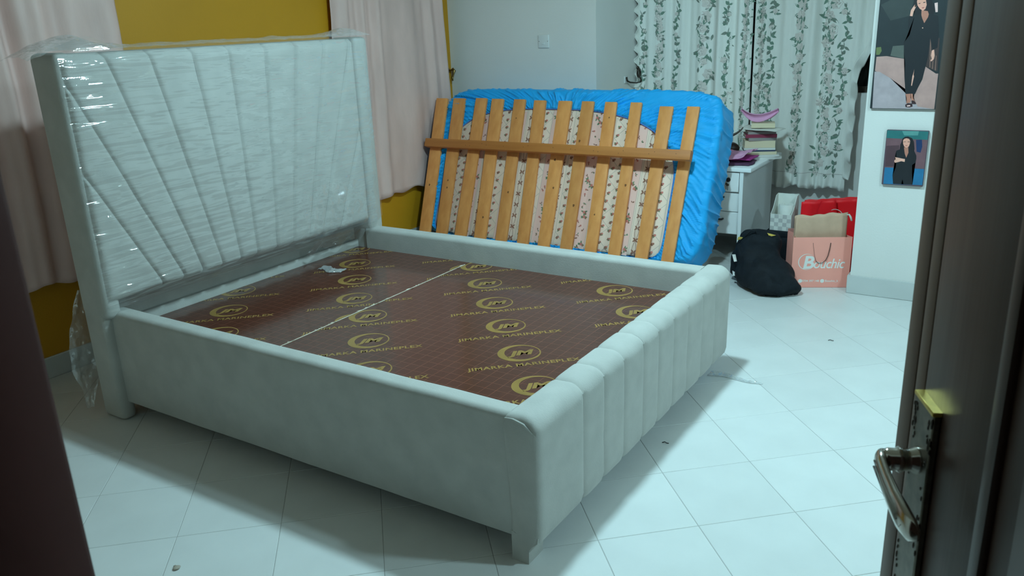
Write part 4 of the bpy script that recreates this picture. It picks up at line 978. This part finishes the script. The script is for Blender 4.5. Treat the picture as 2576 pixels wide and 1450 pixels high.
# ------------------------------------------------------------------ bags on the floor
def frame(p, ex): 
    ex = Vector((ex[0], ex[1], 0)).normalized(); ey = Vector((-ex.y, ex.x, 0)); return Matrix(((ex.x, ey.x, 0, p[0]), (ex.y, ey.y, 0, p[1]), (0, 0, 1, 0), (0, 0, 0, 1)))
FR = frame((-1.123, 4.682), (0.902, 0.432)); BW, BD, BH = 0.324, 0.170, 0.303
PB = thing('paper_shopping_bag', 'salmon pink shopping bag with white lettering standing by the wall corner', 'bag', FR @ Vector((BW/2, BD/2, 0)))
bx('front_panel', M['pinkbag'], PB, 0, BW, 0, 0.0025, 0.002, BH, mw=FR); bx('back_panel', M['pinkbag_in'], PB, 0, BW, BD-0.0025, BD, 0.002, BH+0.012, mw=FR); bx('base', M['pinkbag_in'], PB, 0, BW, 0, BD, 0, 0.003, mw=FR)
for s in (0, 1):
    bm = bmesh.new()
    def gus(u, v, s=s):
        x = 0.0 if s == 0 else BW; i = (0.034*(1-abs(2*u-1))*max(0, v-0.12)/0.88)*(1 if s == 0 else -1)
        return FR @ Vector((x + i + (0.001 if s == 0 else -0.001), 0.002 + (BD-0.004)*u, 0.003 + (BH-0.003)*v))
    grid(bm, gus, 8, 8); o = fin('side_gusset', bm, M['pinkbag'], PB); sm = o.modifiers.new('thickness', 'SOLIDIFY'); sm.thickness = 0.002
bm = bmesh.new()
def BP(x, y, h=0.0): return FR @ Vector((x, -0.0006 - h, y))
put(bm, text_bm('B', 0.105, 0.003, 0.15), lambda x, y: BP(x*1.05 + 0.090, y + 0.118))
put(bm, text_bm('ouchic', 0.082, 0.0008, 0.22, 0.92), lambda x, y: BP(x*0.86 + 0.204, y + 0.119))
n = 40
for q in range(n):
    a0, a1 = 0.9 + 4.5*q/n, 0.9 + 4.5*(q+1)/n; w0, w1 = 0.0042*sin(pi*q/n)+0.0006, 0.0042*sin(pi*(q+1)/n)+0.0006
    c = (0.082, 0.157); R0 = 0.048
    bm.faces.new([bm.verts.new(BP(c[0] + rr*cos(a), c[1] + rr*sin(a))) for rr, a in ((R0, a0), (R0-w0, a0), (R0-w1, a1), (R0, a1))])
fin('bag_logo', bm, M['print_white'], PB); bm = bmesh.new()
for cx in (0.052, 0.176): fan(bm, blob_pts(cx, 0.041, 0.0115, 3, 0.0, 16), BP, 0, 0)
put(bm, text_bm('0704 397 148', 0.0175, 0.0003), lambda x, y: BP(x + 0.110, y + 0.0355)); put(bm, text_bm('Bouchic_k', 0.0175, 0.0003), lambda x, y: BP(x + 0.228, y + 0.0355))
fin('bag_phone_line', bm, M['print_white'], PB)
bm = bmesh.new(); tube(bm, [BP(0.207, 0.270, 0.002), BP(0.203, 0.235, 0.004), BP(0.196, 0.195, 0.005), BP(0.185, 0.168, 0.005), BP(0.168, 0.152, 0.005), BP(0.148, 0.150, 0.005), BP(0.132, 0.162, 0.005), BP(0.122, 0.195, 0.004), BP(0.114, 0.240, 0.003), BP(0.110, 0.270, 0.002)], [0.0022]*4 + [0.0016]*3 + [0.0008]*3, 6); fin('cord_handle', bm, M['cord_dk'], PB, True)
KB = thing('kraft_paper_bag', 'brown kraft paper bag standing inside the salmon pink bag', 'bag', FR @ Vector((0.16, 0.05, 0.004)))
def kraft(u, v):
    x = 0.014 + 0.285*u; zz = 0.006 + 0.415*v + (0.010*nz(u*5) + 0.018*u if v > 0.98 else 0.018*u*v)
    return FR @ Vector((x, 0.040 + 0.008*nz(u*4, v*4) + 0.004*sin(u*20)*v, zz))
cloth('front_panel', kraft, 30, 20, M['kraft'], KB)
cloth('back_panel', lambda u, v: kraft(u, v*0.99) + FR.to_3x3() @ Vector((0, 0.035, -0.005)), 30, 20, M['kraft'], KB)
bm = bmesh.new(); tube(bm, [FR @ Vector((0.292, 0.036, 0.425)), FR @ Vector((0.302, 0.030, 0.428)), FR @ Vector((0.312, 0.028, 0.412)), FR @ Vector((0.318, 0.028, 0.392))], [0.004, 0.005, 0.006, 0.005], 6); fin('handle_end', bm, M['paper'], KB, True)
# red gift bag
RB = thing('red_gift_bag', 'large glossy red gift bag behind the kraft paper bag', 'bag', (-1.02, 5.18, 0))
FR2 = frame((-1.195, 5.12), (1, 0.03)); RW, RD, RH = 0.335, 0.12, 0.415
def red(u, v):
    return FR2 @ Vector((RW*u, -0.004 + 0.012*nz(u*3, v*3) + (0.010*abs(sin(u*7)))*v, 0.002 + (RH + 0.048*u + 0.006*nz(u*7))*v))
cloth('front_panel', red, 28, 20, M['redbag'], RB); cloth('back_panel', lambda u, v: red(u, v) + Vector((0.004, RD*(1-0.5*v), 0.0)), 28, 20, M['redbag'], RB)
for s in (0.0, 1.0): cloth('side_gusset', lambda u, v, s=s: red(s, v) + Vector(((1 if s == 0 else -1)*0.03*(1-abs(2*u-1))*v, RD*u*(1-0.5*v), -0.01*v)), 6, 12, M['redbag'], RB)
bx('base', M['redbag'], RB, 0, RW, 0, RD, 0, 0.003, mw=FR2)
cloth('folded_flap', lambda u, v: FR2 @ Vector((0.118 + 0.085*u - 0.035*v + 0.05*u*v, -0.022 - 0.008*sin(u*3), 0.44 - 0.115*v + 0.01*u)), 6, 6, M['redbag'], RB)
bm = bmesh.new(); tube(bm, [FR2 @ Vector((0.205 + 0.050*cos(a), -0.028, 0.335 + 0.058*sin(a))) for a in [pi*q/14 for q in range(15)]], 0.0022, 6); fin('cord_handle', bm, M['cord'], RB, True)
# black box with a checked basket on it
XB0, XB1 = -1.392, -1.212
t = thing('black_storage_box', 'black box on the floor carrying the checked white basket', 'box', (-1.30, 5.22, 0))
bx('body', M['black_fab'], t, XB0, XB1, 5.085, 5.36, 0.0, 0.20, 0.008); bx('lid', M['black_fab'], t, XB0-0.004, XB1+0.004, 5.081, 5.364, 0.19, 0.226, 0.006)
BS = thing('paper_basket', 'white open basket with grey checks standing on the black box', 'basket', (-1.31, 5.2, 0.227))
bx('front_panel', M['paper'], BS, -1.376, -1.246, 5.100, 5.104, 0.228, 0.332); bx('back_panel', M['paper'], BS, -1.376, -1.246, 5.255, 5.259, 0.228, 0.435); bx('base', M['paper'], BS, -1.376, -1.246, 5.104, 5.255, 0.228, 0.231)
for x in (-1.376, -1.249):
    bm = bmesh.new(); pr = [(5.104, 0.231), (5.255, 0.231), (5.255, 0.435), (5.21, 0.43), (5.15, 0.36), (5.104, 0.332)]
    a = [bm.verts.new((x, y, z)) for y, z in pr]; b = [bm.verts.new((x+0.003, y, z)) for y, z in pr]; bm.faces.new(a); bm.faces.new(b[::-1])
    for i in range(6): bm.faces.new((a[i], a[(i+1) % 6], b[(i+1) % 6], b[i]))
    fin('side_panel', bm, M['paper'], BS)
bm = bmesh.new()
for i in range(5):
    for j in range(4):
        if (i+j) % 2 == 0:
            x0, z0 = -1.375 + 0.0256*i, 0.229 + 0.0256*j
            for q in range(7):
                a = 0.0256*q/7
                vs = [(x0+a, z0), (x0+a+0.0016, z0), (x0+0.0256, z0+0.0256-a-0.0016), (x0+0.0256, z0+0.0256-a)] if False else [(x0 + a, z0), (x0 + a + 0.0019, z0), (x0 + a + 0.0019, z0 + 0.0256), (x0 + a, z0 + 0.0256)]
                bm.faces.new([bm.verts.new((x, 5.0993, min(zz, 0.331))) for x, zz in vs])
fin('check_print', bm, mat('grey_check', (0.42, 0.40, 0.40, 1), 0.7), BS)
bm = bmesh.new()
for y, zz in ((5.165, 0.33), (5.19, 0.375)): ell(bm, (-1.376, y, zz), (0.002, 0.006, 0.010), 10, 6)
fin('eyelet', bm, M['dkmetal'], BS, True)
t = thing('paper_roll', 'roll of white tissue standing in the checked basket', 'tissue', (-1.30, 5.19, 0.231))
bm = bmesh.new(); lathe(bm, (-1.300, 5.185, 0.2315), [(0.046, 0.0), (0.048, 0.004), (0.048, 0.146), (0.045, 0.150), (0.016, 0.150), (0.016, 0.10)], 28); fin('roll', bm, M['paper'], t, 40)
# black slumped holdall
BB = thing('black_holdall', 'slumped black fabric bag on the floor in front of the desk', 'bag', (-1.27, 4.62, 0))
bm = bmesh.new()
for c, r in (((-1.26, 4.62, 0.085), (0.17, 0.15, 0.11)), ((-1.33, 4.70, 0.16), (0.14, 0.13, 0.11)), ((-1.36, 4.76, 0.22), (0.10, 0.10, 0.09)), ((-1.30, 4.76, 0.235), (0.10, 0.09, 0.075)), ((-1.14, 4.555, 0.055), (0.10, 0.085, 0.062)), ((-1.085, 4.57, 0.045), (0.05, 0.05, 0.042)), ((-1.20, 4.52, 0.05), (0.11, 0.10, 0.055)), ((-1.42, 4.72, 0.10), (0.08, 0.09, 0.10)), ((-1.40, 4.80, 0.2), (0.09, 0.09, 0.1))):
    ell(bm, c, r)
bm = remesh(bm, 0.012, 8)
for v in bm.verts:
    n = nz(v.co.x*9 + v.co.z*6, v.co.y*9, v.co.z*14); v.co += Vector((n, nz(v.co.x*11, v.co.y*11, 4), nz(v.co.x*10+v.co.y*10, v.co.z*7, 8)))*0.014
    ridge = abs(sin(26*(v.co.x*0.6 + v.co.z*0.8) + 3*n)); v.co.z -= 0.014*(1-ridge)**3
    v.co.z = max(0.001, v.co.z)
fin('bag_body', bm, M['black_fab'], BB, True)
bm = bmesh.new(); tube(bm, [(-1.44, 4.70, 0.235), (-1.41, 4.69, 0.275), (-1.375, 4.69, 0.315), (-1.35, 4.70, 0.318), (-1.345, 4.71, 0.295), (-1.30, 4.72, 0.290), (-1.27, 4.73, 0.285)], 0.0055, 8); fin('carry_handle', bm, M['black_fab'], BB, True)
def patch(name, m, pts):
    bm = bmesh.new(); vs = [bm.verts.new(p) for p in pts]; bm.faces.new(vs); o = fin(name, bm, m, BB); s = o.modifiers.new('thickness', 'SOLIDIFY'); s.thickness = 0.003; return o
patch('white_tag', M['print_white'], [(-1.452, 4.60, 0.185), (-1.430, 4.59, 0.190), (-1.418, 4.585, 0.150), (-1.434, 4.588, 0.145)])
patch('grey_tag', M['grey_lam'], [(-1.445, 4.60, 0.085), (-1.425, 4.59, 0.080), (-1.418, 4.585, 0.060), (-1.438, 4.588, 0.058)])
patch('yellow_corner', M['yel'], [(-1.46, 4.71, 0.245), (-1.40, 4.69, 0.268), (-1.45, 4.70, 0.268)])
patch('yellow_corner', M['yel'], [(-1.285, 4.72, 0.305), (-1.235, 4.72, 0.296), (-1.27, 4.72, 0.285)])

# ------------------------------------------------------------------ scraps
t = thing('floor_crumb', 'small pale crumb on the tiles close to the doorway', 'debris', (-2.046, 1.189, 0))
bm = bmesh.new(); ell(bm, (-2.046, 1.189, 0.004), (0.010, 0.012, 0.004), 10, 6); ell(bm, (-2.058, 1.192, 0.003), (0.006, 0.004, 0.003), 8, 5)
for v in bm.verts: v.co += Vector((nz(v.co.x*300, v.co.y*300), nz(v.co.y*300, v.co.x*200, 3), 0))*0.002
fin('crumb', bm, M['crumb'], t, True)
t = thing('film_scrap', 'crumpled scrap of clear film on the brown board near the headboard', 'packaging', (-2.98, 2.85, ZP), 'scraps of clear film')
cloth('scrap', lambda u, v: (-3.05 + 0.15*u, 2.825 + 0.05*v + 0.015*sin(u*8), ZP + 0.004 + 0.010*abs(nz(u*9, v*6)) + 0.006*v), 26, 10, M['film2'], t, thick=0.0006)
t = thing('film_scrap', 'thin strip of clear film on the floor at the far bed foot', 'packaging', (-0.99, 3.29, 0), 'scraps of clear film')
cloth('scrap', lambda u, v: (-1.12 + 0.24*u, 3.30 + 0.05*(v-0.5)*(1.2-u) + 0.012*sin(u*6), 0.003 + 0.008*abs(nz(u*11, v*5, 2))), 30, 8, M['film2'], t, thick=0.0006)
for (x, y), lab in (((-1.048, 2.613), 'tiny dark curled shaving on the tiles beside the footboard'), ((-0.735, 3.941), 'tiny dark thread on the tiles in front of the salmon bag')):
    t = thing('floor_shaving', lab, 'debris', (x, y, 0))
    bm = bmesh.new(); tube(bm, [(x-0.012, y-0.004, 0.002), (x-0.004, y+0.003, 0.004), (x+0.005, y-0.001, 0.003), (x+0.012, y+0.003, 0.002)], 0.0016, 6); fin('shaving', bm, M['black_pl'], t, True)
